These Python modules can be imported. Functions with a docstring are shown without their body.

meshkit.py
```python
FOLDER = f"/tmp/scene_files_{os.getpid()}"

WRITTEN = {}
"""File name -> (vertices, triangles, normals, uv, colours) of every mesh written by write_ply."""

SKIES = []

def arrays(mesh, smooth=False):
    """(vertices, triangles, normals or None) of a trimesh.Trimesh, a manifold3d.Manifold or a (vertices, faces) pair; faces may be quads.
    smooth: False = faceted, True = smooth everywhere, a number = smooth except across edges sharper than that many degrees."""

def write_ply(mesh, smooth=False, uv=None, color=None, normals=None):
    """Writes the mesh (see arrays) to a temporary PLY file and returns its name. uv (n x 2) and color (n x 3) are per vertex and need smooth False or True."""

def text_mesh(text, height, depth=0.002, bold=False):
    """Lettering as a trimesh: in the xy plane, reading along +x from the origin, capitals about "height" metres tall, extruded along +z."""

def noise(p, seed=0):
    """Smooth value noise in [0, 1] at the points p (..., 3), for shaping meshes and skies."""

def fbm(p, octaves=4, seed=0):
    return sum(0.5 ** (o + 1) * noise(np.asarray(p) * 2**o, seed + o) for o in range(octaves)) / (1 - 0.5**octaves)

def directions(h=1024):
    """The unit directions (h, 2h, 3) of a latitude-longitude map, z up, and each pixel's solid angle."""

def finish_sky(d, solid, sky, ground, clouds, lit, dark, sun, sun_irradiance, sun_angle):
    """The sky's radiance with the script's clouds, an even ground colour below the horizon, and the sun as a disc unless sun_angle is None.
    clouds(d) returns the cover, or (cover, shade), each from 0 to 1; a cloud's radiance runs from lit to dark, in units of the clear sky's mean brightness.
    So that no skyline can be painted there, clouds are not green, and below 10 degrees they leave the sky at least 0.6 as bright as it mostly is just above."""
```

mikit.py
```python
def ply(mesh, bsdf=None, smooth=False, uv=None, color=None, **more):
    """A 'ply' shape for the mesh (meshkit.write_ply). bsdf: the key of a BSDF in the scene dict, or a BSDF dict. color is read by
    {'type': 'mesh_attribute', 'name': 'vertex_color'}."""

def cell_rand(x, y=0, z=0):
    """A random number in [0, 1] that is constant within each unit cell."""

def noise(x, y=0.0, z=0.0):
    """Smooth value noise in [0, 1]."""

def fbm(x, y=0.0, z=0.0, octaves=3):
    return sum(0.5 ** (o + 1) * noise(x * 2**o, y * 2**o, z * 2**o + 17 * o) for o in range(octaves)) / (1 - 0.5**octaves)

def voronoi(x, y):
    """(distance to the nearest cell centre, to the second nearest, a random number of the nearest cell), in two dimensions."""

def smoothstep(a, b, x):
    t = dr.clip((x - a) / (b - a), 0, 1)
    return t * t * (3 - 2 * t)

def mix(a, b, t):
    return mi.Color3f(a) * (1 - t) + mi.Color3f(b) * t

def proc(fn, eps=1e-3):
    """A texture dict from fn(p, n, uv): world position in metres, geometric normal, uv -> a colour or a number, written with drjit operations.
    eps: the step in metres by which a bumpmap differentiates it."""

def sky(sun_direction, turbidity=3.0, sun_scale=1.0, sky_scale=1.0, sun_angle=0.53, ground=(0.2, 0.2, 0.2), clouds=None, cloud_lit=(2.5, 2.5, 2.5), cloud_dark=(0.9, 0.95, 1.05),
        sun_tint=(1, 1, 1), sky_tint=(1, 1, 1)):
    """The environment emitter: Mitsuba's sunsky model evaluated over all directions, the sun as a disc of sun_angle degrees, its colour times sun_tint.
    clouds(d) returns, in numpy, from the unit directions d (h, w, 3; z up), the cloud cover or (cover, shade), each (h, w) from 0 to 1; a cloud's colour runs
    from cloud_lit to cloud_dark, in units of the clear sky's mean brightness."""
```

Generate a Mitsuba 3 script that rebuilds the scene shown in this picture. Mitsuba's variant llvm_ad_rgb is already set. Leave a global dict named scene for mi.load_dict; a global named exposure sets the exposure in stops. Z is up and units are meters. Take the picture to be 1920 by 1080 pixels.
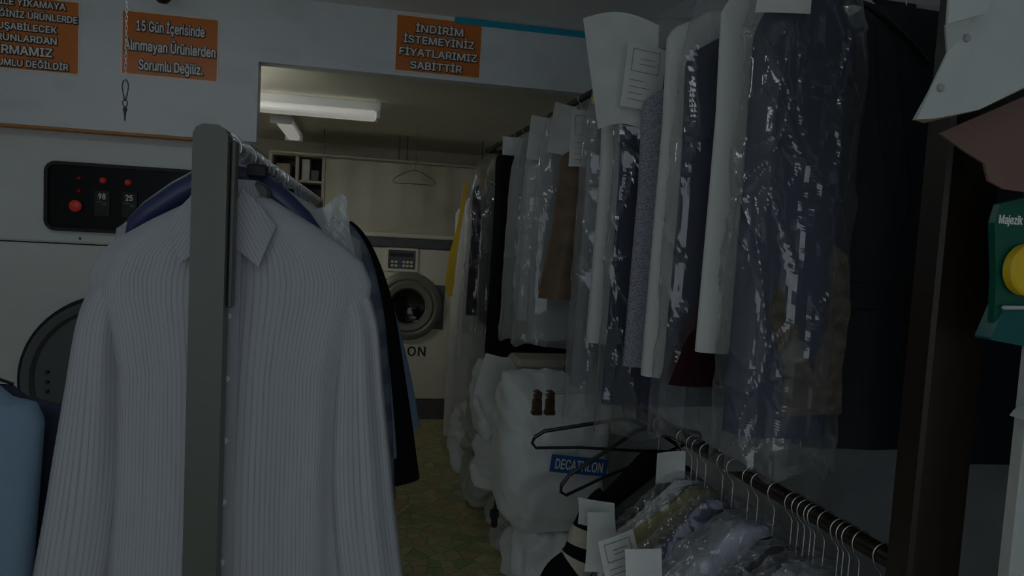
import math, random
import numpy as np
import trimesh
from shapely.geometry import Polygon, Point, box as sbox
from shapely.ops import unary_union
from shapely import affinity
import drjit as dr
import mitsuba as mi
import mikit
import meshkit

T = mi.ScalarTransform4f
scene, labels = {}, {}

# ------------------------------------------------------------------ camera, light, exposure
EYE = np.array([0, 0, 1.55])
_y, _p, _r = math.radians(12.0), math.radians(-4.2), math.radians(3.2)
_fw = np.array([math.sin(_y) * math.cos(_p), math.cos(_y) * math.cos(_p), math.sin(_p)])
_r0 = np.array([math.cos(_y), -math.sin(_y), 0])
_up = math.cos(_r) * np.cross(_r0, _fw) - math.sin(_r) * _r0
scene['camera'] = {'type': 'perspective', 'fov': 2 * math.degrees(math.atan(960 / 1400)), 'fov_axis': 'x', 'near_clip': 0.05, 'far_clip': 100.0,
                   'to_world': T().look_at(origin=EYE.tolist(), target=(EYE + _fw).tolist(), up=_up.tolist())}
exposure = -1.1
DAYLIGHT = [1.5, 1.7, 1.85]        # shop window behind the camera
TUBE = [3.8, 4.05, 4.15]             # ceiling tubes of the front room
BACK_TUBE = [0.42, 0.41, 0.37]       # tubes of the back room in view
BACK_TUBE_2 = [28.0, 27.4, 25.8]      # tube of the back room behind the left wall


def emitter(rgb):
    return {'type': 'area', 'radiance': {'type': 'rgb', 'value': rgb}}


# ------------------------------------------------------------------ materials
def rgb(c):
    return {'type': 'rgb', 'value': [float(v) for v in c]}


def S(r, g, b):
    """sRGB 0..255 of the thing in full light -> albedo"""
    return [((v / 255) / 12.92 if v < 10.3 else ((v / 255 + 0.055) / 1.055) ** 2.4) for v in (r, g, b)]


def bsdf(name, d):
    scene['mat_' + name] = d
    return 'mat_' + name


def cloth(name, c):
    return bsdf(name, {'type': 'twosided', 'b': {'type': 'diffuse', 'reflectance': rgb(c)}})


def paint(name, c, rough=0.35, **k):
    return bsdf(name, {'type': 'twosided', 'b': {'type': 'principled', 'base_color': rgb(c), 'roughness': rough, **{'specular': 0.5, **k}}})


def tex(name, fn, rough=None):
    if rough is None:
        return bsdf(name, {'type': 'twosided', 'b': {'type': 'diffuse', 'reflectance': mikit.proc(fn)}})
    return bsdf(name, {'type': 'twosided', 'b': {'type': 'principled', 'base_color': mikit.proc(fn), 'roughness': rough, 'specular': 0.5}})


n3 = mikit.noise
WALL = tex('wall', lambda p, n, uv: mikit.mix(S(220, 224, 228), S(200, 204, 208), mikit.fbm(p.x * 1.7, p.y * 1.7, p.z * 1.7) * 0.7 + 0.3 * mikit.smoothstep(0.62, 0.8, n3(p.x * 9, p.y * 9, p.z * 9))), 0.45)
CEIL = tex('ceiling', lambda p, n, uv: mikit.mix(S(228, 228, 226), S(212, 212, 210), mikit.fbm(p.x * 1.3, p.y * 1.3, 0.0)), 0.7)
BCEIL = tex('back_ceiling', lambda p, n, uv: mikit.mix(S(218, 215, 200), S(200, 196, 180), mikit.fbm(p.x * 1.1, p.y * 1.1, 3.0)), 0.7)
BWALL = tex('back_wall', lambda p, n, uv: mikit.mix(S(200, 197, 178), S(182, 178, 160), mikit.fbm(p.x * 2, p.y * 2, p.z * 2)), 0.6)
SIDE = tex('side_wall', lambda p, n, uv: mikit.mix(S(204, 210, 216), S(184, 190, 196), mikit.fbm(p.y * 2, p.z * 2, 1.0)), 0.6)
MACHINE = tex('machine', lambda p, n, uv: mikit.mix(S(214, 217, 217), S(200, 203, 203), mikit.fbm(p.x * 2.1, p.y, p.z * 2.1)), 0.4)
WASHER = tex('washer', lambda p, n, uv: mikit.mix(S(226, 222, 206), S(212, 208, 192), mikit.fbm(p.x * 2.1, p.y, p.z * 2.1)), 0.4)
CURTAIN = tex('curtain', lambda p, n, uv: mikit.mix(S(204, 201, 186), S(176, 171, 150), mikit.smoothstep(0.35, 0.8, mikit.fbm(p.x * 1.6, p.z * 2.2, 4.0))))
CHIPBOARD = tex('chipboard', lambda p, n, uv: mikit.mix(S(196, 140, 84), S(160, 104, 56), mikit.fbm(p.x * 30, p.y * 60, p.z * 60)), 0.6)
POSTWOOD = tex('post_wood', lambda p, n, uv: mikit.mix(S(44, 34, 25), S(30, 23, 17), mikit.fbm(p.x * 40, p.y * 40, p.z * 3)), 0.35)
BLACK = paint('black_plastic', S(26, 27, 30), 0.3)
MATTBLACK = paint('matt_black', S(30, 30, 32), 0.6)
PANELBLACK = paint('panel_black', S(10, 11, 12), 0.3, specular=0.2)
DOORGREY = paint('door_grey', S(84, 90, 92), 0.45)
DARKGREY = paint('dark_grey', S(70, 74, 76), 0.5)
POSTGREY = paint('post_grey', S(86, 89, 84), 0.4)
RAILMETAL = bsdf('rail_metal', {'type': 'twosided', 'b': {'type': 'roughconductor', 'material': 'Cr', 'alpha': 0.22}})
WIRE = bsdf('wire', {'type': 'twosided', 'b': {'type': 'roughconductor', 'material': 'Al', 'alpha': 0.25}})
DARKWIRE = paint('dark_wire', S(70, 70, 70), 0.3, metallic=0.6)
RUBBER = paint('rubber', S(22, 22, 24), 0.55)
RED = paint('red_knob', S(228, 70, 58), 0.35)
DARKRED = paint('red_lens', S(120, 24, 26), 0.2)
PAPER = tex('paper', lambda p, n, uv: mikit.mix(S(228, 230, 230), S(214, 216, 216), n3(p.x * 20, p.y * 20, p.z * 20)))
INK = cloth('ink', S(100, 102, 104))
YELLOWPAPER = cloth('yellow_paper', S(222, 200, 120))
BEIGEBAG = cloth('beige_paper', S(168, 158, 138))
ORANGE = tex('orange_sheet', lambda p, n, uv: mikit.mix(S(214, 122, 50), S(196, 106, 38), n3(p.x * 5, p.y * 5, p.z * 5)), 0.3)
SIGNEDGE = paint('sign_margin', S(226, 214, 204), 0.3)
LETTER = paint('letter_white', S(232, 232, 230), 0.4)
OUTLINE = paint('letter_outline', S(40, 28, 24), 0.4)
CYAN = paint('cyan_tape', S(20, 150, 180), 0.4)
def stripes(p, n, uv):
    a = uv.x / 0.0062 + 0.5 * n3(uv.x * 22, uv.y * 4, 1.0)
    return mikit.mix(S(176, 178, 187), S(148, 150, 162), mikit.smoothstep(0.55, 0.95, dr.abs(2 * (a - dr.floor(a)) - 1)) * (0.35 + 0.65 * n3(uv.x * 160, uv.y * 14, 5.0)))


SHIRT = tex('striped_shirt', stripes)
PLAID = tex('plaid', lambda p, n, uv: mikit.mix(mikit.mix(S(112, 122, 134), S(78, 84, 104), mikit.smoothstep(0.3, 0.7, 0.5 + 0.5 * dr.sin(uv.x * 75))), S(70, 74, 108), 0.5 * mikit.smoothstep(0.3, 0.8, 0.5 + 0.5 * dr.sin(uv.y * 70))))
TWEED = tex('tweed', lambda p, n, uv: mikit.mix(S(160, 162, 176), S(128, 130, 144), mikit.smoothstep(0.35, 0.75, n3(p.x * 260, p.y * 260, p.z * 260))))
FLEECE = tex('fleece', lambda p, n, uv: mikit.mix(S(112, 106, 98), S(66, 60, 54), mikit.fbm(p.x * 60, p.y * 60, p.z * 60)))
PATTERN = tex('lilac_print', lambda p, n, uv: mikit.mix(S(182, 186, 210), S(90, 94, 118), mikit.smoothstep(0.48, 0.56, mikit.fbm(p.x * 45, p.y * 45, p.z * 45))))
WHITE = cloth('white_cloth', S(214, 216, 218))
CREAM = cloth('cream_cloth', S(206, 200, 184))
GREYCLOTH = cloth('grey_cloth', S(146, 150, 156))
NAVY = cloth('navy_cloth', S(46, 52, 76))
DARKNAVY = cloth('dark_navy_cloth', S(64, 70, 90))
BLACKCLOTH = cloth('black_cloth', S(30, 30, 34))
MAROON = cloth('maroon_cloth', S(54, 28, 35))
JACKET = cloth('jacket_cloth', S(62, 66, 74))
BROWN = tex('brown_quilt', lambda p, n, uv: mikit.mix(S(116, 92, 70), S(82, 63, 47), mikit.fbm(p.x * 14, p.y * 14, p.z * 22)), 0.5)
LIGHTBLUE = cloth('light_blue_cloth', S(124, 148, 172))
DENIM = tex('denim', lambda p, n, uv: mikit.mix(S(84, 104, 138), S(52, 66, 96), mikit.fbm(p.x * 30, p.y * 30, p.z * 30)))
BLUEHANGER = paint('blue_hanger', S(44, 52, 92), 0.35)
GREYGREEN = cloth('grey_green_cloth', S(74, 84, 82))
PALEBLUE = cloth('pale_blue_cloth', S(196, 206, 222))
OLIVE = cloth('olive_cloth', S(150, 146, 96))
YELLOW = paint('yellow_tape', S(226, 190, 40), 0.4)
BAGWHITE = bsdf('bag_white', {'type': 'twosided', 'b': {'type': 'principled', 'base_color': rgb(S(226, 231, 235)), 'roughness': 0.38, 'specular': 0.5}})
BAGGREY = bsdf('bag_grey', {'type': 'twosided', 'b': {'type': 'principled', 'base_color': rgb(S(172, 174, 164)), 'roughness': 0.4, 'specular': 0.5}})
LABELBLUE = paint('label_blue', S(36, 96, 160), 0.4)
GREEN = paint('green_plastic', S(10, 84, 70), 0.3)
TEAL = paint('teal_plastic', S(16, 88, 88), 0.2)
WHITEPANEL = tex('white_panel', lambda p, n, uv: mikit.mix(S(186, 190, 190), S(178, 182, 182), n3(p.x * 12, p.y * 12, p.z * 12)), 0.5)
STUD = paint('stud_grey', S(150, 152, 152), 0.4)
BROWNPANEL = cloth('brown_panel', S(124, 100, 95))
UNDERSIDE = cloth('underside', S(180, 160, 130))
GLASSBLACK = paint('glass_black', S(12, 12, 13), 0.08)
GROUT = tex('floor_far', lambda p, n, uv: mikit.mix(mikit.mix(S(188, 180, 138), S(164, 158, 118), mikit.voronoi(p.x * 11, p.y * 11)[2]), S(140, 136, 106), 1 - mikit.smoothstep(0.02, 0.06, mikit.voronoi(p.x * 11, p.y * 11)[1] - mikit.voronoi(p.x * 11, p.y * 11)[0])), 0.5)
TILES = [paint('tile_%d' % i, c, 0.4) for i, c in enumerate([S(188, 180, 136), S(182, 173, 132), S(195, 187, 143), S(150, 166, 124), S(192, 168, 126), S(182, 178, 132)])]


def film(name, w, c):
    return bsdf(name, {'type': 'blendbsdf', 'weight': w, 'a': {'type': 'thindielectric', 'int_ior': 1.5},
                       'b': {'type': 'principledthin', 'base_color': rgb(c), 'roughness': 0.15, 'diff_trans': 0.9, 'spec_trans': 0.0, 'eta': 1.5}})


CLEAR = film('clear_film', 0.09, S(220, 224, 232))
HAZE = film('hazy_film', 0.20, S(220, 224, 230))
MILKY = film('milky_film', 0.42, S(222, 226, 230))


# ------------------------------------------------------------------ keys and labels
def numbered(name):
    used = set(labels) | set(scene)
    if name not in used and not any(k.startswith(name + '__') for k in scene):
        return name
    i = 1
    while '%s_%03d' % (name, i) in used or any(k.startswith('%s_%03d__' % (name, i)) for k in scene):
        i += 1
    return '%s_%03d' % (name, i)


def thing(name, label, cat, group=None):
    k = numbered(name)
    labels[k] = {'label': label, 'category': cat}
    if group:
        labels[k]['group'] = group
    return k


def part(parent, name, mesh, m, smooth=False, label=None, uv=None, **more):
    k = numbered(parent + '__' + name)
    scene[k] = mikit.ply(mesh, m, smooth=smooth, uv=uv, **more)
    if label:
        labels[k] = {'label': label}
    return k


def single(name, label, cat, mesh, m, smooth=False, group=None, uv=None, **more):
    k = thing(name, label, cat, group)
    scene[k] = mikit.ply(mesh, m, smooth=smooth, uv=uv, **more)
    return k


def struct(name, mesh, m, label, smooth=False, **more):
    scene[name] = mikit.ply(mesh, m, smooth=smooth, **more)
    labels[name] = {'label': label, 'kind': 'structure'}
    return name


# ------------------------------------------------------------------ mesh helpers
def cat(*ms):
    return trimesh.util.concatenate([m for m in ms])


def bx(x0, x1, y0, y1, z0, z1, b=0.0):
    """a box; b: bevel of its edges"""
    if b <= 0:
        m = trimesh.creation.box(extents=(x1 - x0, y1 - y0, z1 - z0))
    else:
        pts = []
        hx, hy, hz = (x1 - x0) / 2, (y1 - y0) / 2, (z1 - z0) / 2
        for sx in (-1, 1):
            for sy in (-1, 1):
                for sz in (-1, 1):
                    for k in range(3):
                        q = np.array([sx * hx, sy * hy, sz * hz])
                        for j in range(3):
                            if j != k:
                                q[j] -= np.sign(q[j]) * b
                        pts.append(q)
        m = trimesh.Trimesh(np.array(pts)).convex_hull
    m.apply_translation(((x0 + x1) / 2, (y0 + y1) / 2, (z0 + z1) / 2))
    return m


def tube(pts, r, sides=8, closed=False):
    p = np.asarray(pts, float)
    n = len(p)
    if closed:
        t = np.roll(p, -1, 0) - np.roll(p, 1, 0)
    else:
        t = np.gradient(p, axis=0)
    t /= np.linalg.norm(t, axis=1, keepdims=True) + 1e-12
    a = np.array([0.0, 0, 1]) if abs(t[0, 2]) < 0.9 else np.array([1.0, 0, 0])
    fr = []
    for k in range(n):
        a = a - t[k] * (a @ t[k])
        a /= np.linalg.norm(a) + 1e-12
        fr.append((a.copy(), np.cross(t[k], a)))
    ang = np.arange(sides) * 2 * np.pi / sides
    rr = np.broadcast_to(r, (n,))
    v = np.array([p[k] + rr[k] * (np.cos(ang)[:, None] * fr[k][0] + np.sin(ang)[:, None] * fr[k][1]) for k in range(n)]).reshape(-1, 3)
    f = []
    for k in range(n if closed else n - 1):
        k2 = (k + 1) % n
        for j in range(sides):
            j2 = (j + 1) % sides
            f += [[k * sides + j, k * sides + j2, k2 * sides + j2], [k * sides + j, k2 * sides + j2, k2 * sides + j]]
    if not closed:
        v = np.vstack([v, p[0], p[-1]])
        for j in range(sides):
            j2 = (j + 1) % sides
            f += [[len(v) - 2, j2, j], [len(v) - 1, (n - 1) * sides + j, (n - 1) * sides + j2]]
    return trimesh.Trimesh(v, np.array(f), process=False)


def plate(poly, t, x0=0.0, y0=0.0, z0=0.0):
    """a polygon drawn in (x, z), facing -y, t thick, front face at y0"""
    m = trimesh.creation.extrude_polygon(poly, t, engine='earcut')
    v = m.vertices.copy()
    m.vertices = np.stack([v[:, 0] + x0, y0 + t - v[:, 2], v[:, 1] + z0], 1)
    return m


def disc(r, t, x, y, z, n=40, bevel=0.0):
    """a disc facing -y with its front at y"""
    prof = [[0, 0], [r - bevel, 0], [r, bevel], [r, t], [0, t]] if bevel else [[0, 0], [r, 0], [r, t], [0, t]]
    m = trimesh.creation.revolve(np.array(prof), sections=n)
    v = m.vertices.copy()
    m.vertices = np.stack([v[:, 0] + x, v[:, 2] + y, v[:, 1] + z], 1)
    m.invert()
    return m


def lathe_y(prof, x, y, z, n=48):
    """profile of (radius, depth towards +y) turned about an axis along y"""
    m = trimesh.creation.revolve(np.array(prof, float), sections=n)
    v = m.vertices.copy()
    m.vertices = np.stack([v[:, 0] + x, v[:, 2] + y, v[:, 1] + z], 1)
    m.invert()
    return m


def rrect(w, h, r):
    return sbox(-w / 2 + r, -h / 2 + r, w / 2 - r, h / 2 - r).buffer(r, quad_segs=6)


def tri(x):
    return np.abs(2 * (x - np.floor(x + 0.5))) * 2 - 1


def crinkle(p, seed, f=9.0, rough=1.0):
    """creased film: a net of thin sharp ridges with nearly flat, slightly tilted facets between; about -1..1"""
    from scipy.spatial import cKDTree
    rs = np.random.default_rng(seed)
    out = np.zeros(len(p))
    for scale, amp, w in ((f * 0.45, 1.0, 0.10), (f * 1.1, 0.7, 0.12)):
        q = p * np.array([scale, scale * 0.8, scale * 0.45])
        q = q + 0.45 * np.stack([meshkit.noise(q * 0.8 + 3.7 * k, seed + k) for k in range(3)], 1)
        lo, hi = q.min(0) - 0.6, q.max(0) + 0.6
        n = int(min(6000, max(8, np.prod(hi - lo) * 0.9)))
        pts = rs.uniform(lo, hi, (n, 3))
        d, idx = cKDTree(pts).query(q, k=2)
        e = d[:, 1] - d[:, 0]
        g = rs.normal(size=(n, 3)) * 0.5
        facet = np.einsum('ij,ij->i', g[idx[:, 0]], q - pts[idx[:, 0]]) * np.clip(e * 2.5, 0, 1)
        mask = np.clip(meshkit.noise(q * 0.35 + rs.uniform(0, 50, 3), seed + 9) * 2.6 - 0.8, 0, 1)
        out += amp * (np.exp(-e / w) * (0.2 + 0.8 * mask) + 0.5 * facet * (0.3 + 0.7 * mask))
    return out * 0.8 * rough


def crease(p, seed, f=5.0):
    """crumpled bag: a few families of sharp, bent folds"""
    rs = np.random.default_rng(seed)
    out = np.zeros(len(p))
    for k in range(5):
        d = rs.normal(size=3)
        d /= np.linalg.norm(d)
        out += tri(p @ d * f * (0.7 + 0.6 * k) + meshkit.noise(p * 4 + rs.uniform(0, 50, 3), seed + k) * 2.0 + rs.uniform()) * np.clip(meshkit.noise(p * 5 + rs.uniform(0, 50, 3), seed + 20 + k) * 2.0 - 0.4, 0, 1) * 0.72 ** k
    return out / 2


def fold_noise(th, z, seed, kmin=3, kmax=9, n=6):
    """hanging folds round a body: th angle, z height"""
    rs = np.random.default_rng(seed)
    out = 0
    for _ in range(n):
        k = rs.integers(kmin, kmax + 1)
        out = out + np.sin(k * th + rs.uniform(0, 6.28) + rs.uniform(-1.5, 1.5) * z) * rs.uniform(0.4, 1.0)
    return out / n * 1.6


def loft(V, cap_top=True, cap_bottom=False):
    nz, nt = V.shape[:2]
    v = V.reshape(-1, 3)
    i, j = np.meshgrid(np.arange(nz - 1), np.arange(nt), indexing='ij')
    a, b = i * nt + j, i * nt + (j + 1) % nt
    c, d = (i + 1) * nt + (j + 1) % nt, (i + 1) * nt + j
    f = np.vstack([np.stack([a, d, c], -1).reshape(-1, 3), np.stack([a, c, b], -1).reshape(-1, 3)])
    extra = []
    for on, row in ((cap_top, 0), (cap_bottom, nz - 1)):
        if on:
            v = np.vstack([v, V[row].mean(0)])
            q = np.arange(nt)
            tr = np.stack([row * nt + q, row * nt + (q + 1) % nt, np.full(nt, len(v) - 1)], 1)
            extra.append(tr if row == 0 else tr[:, ::-1])
    return trimesh.Trimesh(v, np.vstack([f] + extra), process=False)


def shell(prof, nz, nt, power=0.75, folds=0.0, seed=0, crink=0.0, cf=9.0, kmin=3, kmax=9, hem_jag=0.0):
    """a hanging shell: prof rows are (z, half width, half depth, x offset, y offset), top to bottom. Returns the ring grid and uv."""
    P = np.array([list(r) + [0] * (5 - len(r)) for r in prof], float)
    s = np.concatenate([[0], np.cumsum(np.hypot(np.diff(P[:, 0]), np.diff(P[:, 1])))])
    u = np.linspace(0, s[-1], nz)
    Q = np.stack([np.interp(u, s, P[:, k]) for k in range(5)], 1)
    th = np.arange(nt) / nt * 2 * np.pi
    c, sn = np.cos(th), np.sin(th)
    ex, ey = np.sign(c) * np.abs(c) ** power, np.sign(sn) * np.abs(sn) ** power
    X = Q[:, 3:4] + Q[:, 1:2] * ex
    Yy = Q[:, 4:5] + Q[:, 2:3] * ey
    Zz = np.repeat(Q[:, 0:1], nt, 1)
    TH = np.repeat(th[None], nz, 0)
    if folds:
        grow = np.clip((u - s[-1] * 0.08) / (s[-1] * 0.5), 0, 1)[:, None]
        d = folds * grow * fold_noise(TH, Zz, seed, kmin, kmax)
        Yy = Yy + d * sn
        X = X + 0.35 * d * np.sign(c) * np.abs(c)
    if hem_jag:
        k = np.clip((u / s[-1] - 0.7) / 0.3, 0, 1)[:, None] ** 2
        Zz = Zz + hem_jag * k * (fold_noise(TH, Zz * 0, seed + 5, 2, 11))
    V = np.stack([X, Yy, Zz], -1)
    if crink:
        flat = V.reshape(-1, 3)
        h = crinkle(flat + seed * 1.7, seed, cf) * crink
        nrm = np.stack([0.5 * np.sign(c) * np.abs(c), sn, 0 * sn], 1)
        nrm /= np.linalg.norm(nrm, axis=1, keepdims=True) + 1e-9
        flat = flat + np.tile(nrm, (nz, 1)) * h[:, None]
        V = flat.reshape(nz, nt, 3)
    w = np.interp(u, s, P[:, 1])
    uv = np.stack([np.repeat((th / (2 * np.pi) * 4 * P[:, 1].max())[None], nz, 0), Zz], -1).reshape(-1, 2)
    return V, uv


def limb(path, ra, rb, nz=50, nt=40, fold=0.008, seed=0, kmax=5):
    """a sleeve along a path in the (x, z) plane: ra across it in that plane, rb along y; s runs 0..1"""
    s = np.linspace(0, 1, nz)
    k = np.linspace(0, 1, len(path))
    from scipy.interpolate import PchipInterpolator as PC
    P = np.stack([PC(k, np.array(path)[:, j])(s) for j in range(3)], 1)
    A, B = (PC(np.linspace(0, 1, len(r)), r)(s) for r in (ra, rb))
    t = np.gradient(P, axis=0)
    t /= np.linalg.norm(t, axis=1, keepdims=True)
    nrm = np.stack([-t[:, 2], 0 * s, t[:, 0]], 1)
    th = np.arange(nt) / nt * 2 * np.pi
    c, sn = np.cos(th), np.sin(th)
    ex, ey = np.sign(c) * np.abs(c) ** 0.85, np.sign(sn) * np.abs(sn) ** 0.85
    d = 1 + fold / np.mean(rb) * np.clip(s * 4, 0, 1)[:, None] * fold_noise(np.repeat(th[None], nz, 0), 4 * s[:, None] * np.ones(nt), seed, 2, kmax)
    V = P[:, None] + (A[:, None] * ex)[..., None] * nrm[:, None] + ((B[:, None] * ey) * d)[..., None] * np.array([0, 1.0, 0])
    uv = np.stack([np.repeat((th / (2 * np.pi) * 4 * A.max())[None], nz, 0), np.repeat(P[:, 2:3], nt, 1)], -1).reshape(-1, 2)
    return V, uv


def place(m, x, y, z, rot=0.0, lean=0.0):
    m = m.copy()
    if isinstance(lean, tuple):
        lean, roll = lean
        m.apply_transform(trimesh.transformations.rotation_matrix(math.radians(roll), (0, 1, 0)))
    if lean:
        m.apply_transform(trimesh.transformations.rotation_matrix(math.radians(lean), (1, 0, 0)))
    if rot:
        m.apply_transform(trimesh.transformations.rotation_matrix(math.radians(rot), (0, 0, 1)))
    m.apply_translation((x, y, z))
    return m


# ------------------------------------------------------------------ hangers, garments, tags
def hook_mesh(r_rail, drop, wire=0.0016):
    """a wire hook over a rail along y whose axis passes the origin; the stem ends 'drop' below the axis"""
    r = r_rail + wire
    a = np.radians(np.linspace(-25, 200, 22))
    pts = [[r * math.cos(t), 0, r * math.sin(t)] for t in a]
    # the far end comes down in front and goes to the centre
    pts += [[-r * 0.75, 0, -r * 0.9], [-r * 0.2, 0, -r * 1.5], [0, 0, -r * 2.0], [0, 0, -drop]]
    return tube(pts, wire, 6)


def hanger(name, label, cat_, x, y, z, r_rail, drop, m_hook, m_bar, hw=0.19, slope=0.085, bar=0.006, rot=0.0, group=None, bottom=True, wire=0.0016):
    k = thing(name, label, cat_, group)
    part(k, 'hook', place(hook_mesh(r_rail, drop, wire), x, y, z, rot), m_hook, True)
    sh = [[-hw, 0, -slope], [-hw * 0.75, 0, -slope * 0.62], [-hw * 0.4, 0, -slope * 0.22], [-0.03, 0, 0], [0, 0, 0.006], [0.03, 0, 0], [hw * 0.4, 0, -slope * 0.22], [hw * 0.75, 0, -slope * 0.62], [hw, 0, -slope]]
    mesh = tube(sh, bar, 8)
    if bottom:
        mesh = cat(mesh, tube([[-hw, 0, -slope], [-hw * 0.97, 0, -slope - 0.018], [-hw * 0.9, 0, -slope - 0.022], [hw * 0.9, 0, -slope - 0.022], [hw * 0.97, 0, -slope - 0.018], [hw, 0, -slope]], bar * 0.8, 8))
    part(k, 'shoulder_bar', place(mesh, x, y, z - drop, rot), m_bar, 40)
    return k


def tag_mesh(w, h, bend=0.01, seed=0):
    n = 8
    u, v = np.meshgrid(np.linspace(-0.5, 0.5, n), np.linspace(-0.5, 0.5, n), indexing='ij')
    rs = np.random.default_rng(seed)
    yy = bend * (u * u * rs.uniform(-3, 3) + v * v * rs.uniform(-3, 3) + u * v * rs.uniform(-3, 3))
    P = np.stack([u * w, yy, v * h], -1)
    f = []
    for i in range(n - 1):
        for j in range(n - 1):
            f.append([i * n + j, (i + 1) * n + j, (i + 1) * n + j + 1, i * n + j + 1])
    f = np.array(f)
    front, back = P.reshape(-1, 3), P.reshape(-1, 3) + [0, 0.0006, 0]
    v = np.vstack([front, back])
    q = np.vstack([f, f[:, ::-1] + n * n])
    return trimesh.Trimesh(v, np.vstack([q[:, [0, 1, 2]], q[:, [0, 2, 3]]]), process=False)


def form_mesh(w, h):
    """the printed lines of a laundry slip: a frame near the top and ruled lines"""
    t, d = 0.0011, 0.0005
    ms = []

    def line(x0, z0, x1, z1):
        ms.append(bx(min(x0, x1) - t / 2, max(x0, x1) + t / 2, -d, 0, min(z0, z1) - t / 2, max(z0, z1) + t / 2))
    a, b, c, e = -0.38 * w, 0.30 * w, 0.40 * h, 0.06 * h
    line(a, c, b, c); line(a, e, b, e); line(a, e, a, c); line(b, e, b, c)
    line(a * 0.5, e + 0.12 * h, b * 0.8, e + 0.12 * h); line(a * 0.5, e + 0.2 * h, b * 0.6, e + 0.2 * h)
    for k in range(4):
        line(a, -0.08 * h - k * 0.1 * h, a + (0.35 + 0.2 * (k % 2)) * w, -0.08 * h - k * 0.1 * h)
    return cat(*ms)


_tag = [0]


def tag(parent, x, y, z, w, h, m=PAPER, rot=0.0, tilt=0.0, name='paper_tag', form=False, bend=0.01, label=None, yaw2=0.0):
    _tag[0] += 1
    M = tag_mesh(w, h, bend, _tag[0])
    R = trimesh.transformations.rotation_matrix(math.radians(tilt), (0, 1, 0))
    M.apply_transform(R)
    k = part(parent, name, place(M, x, y, z, rot, yaw2), m, True, label)
    if form:
        F = form_mesh(w, h)
        F.apply_translation((0, -0.0025, 0))
        F.apply_transform(R)
        part(k, 'printed_form', place(F, x, y - 0.002, z, rot, yaw2), INK)
    return k


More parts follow.
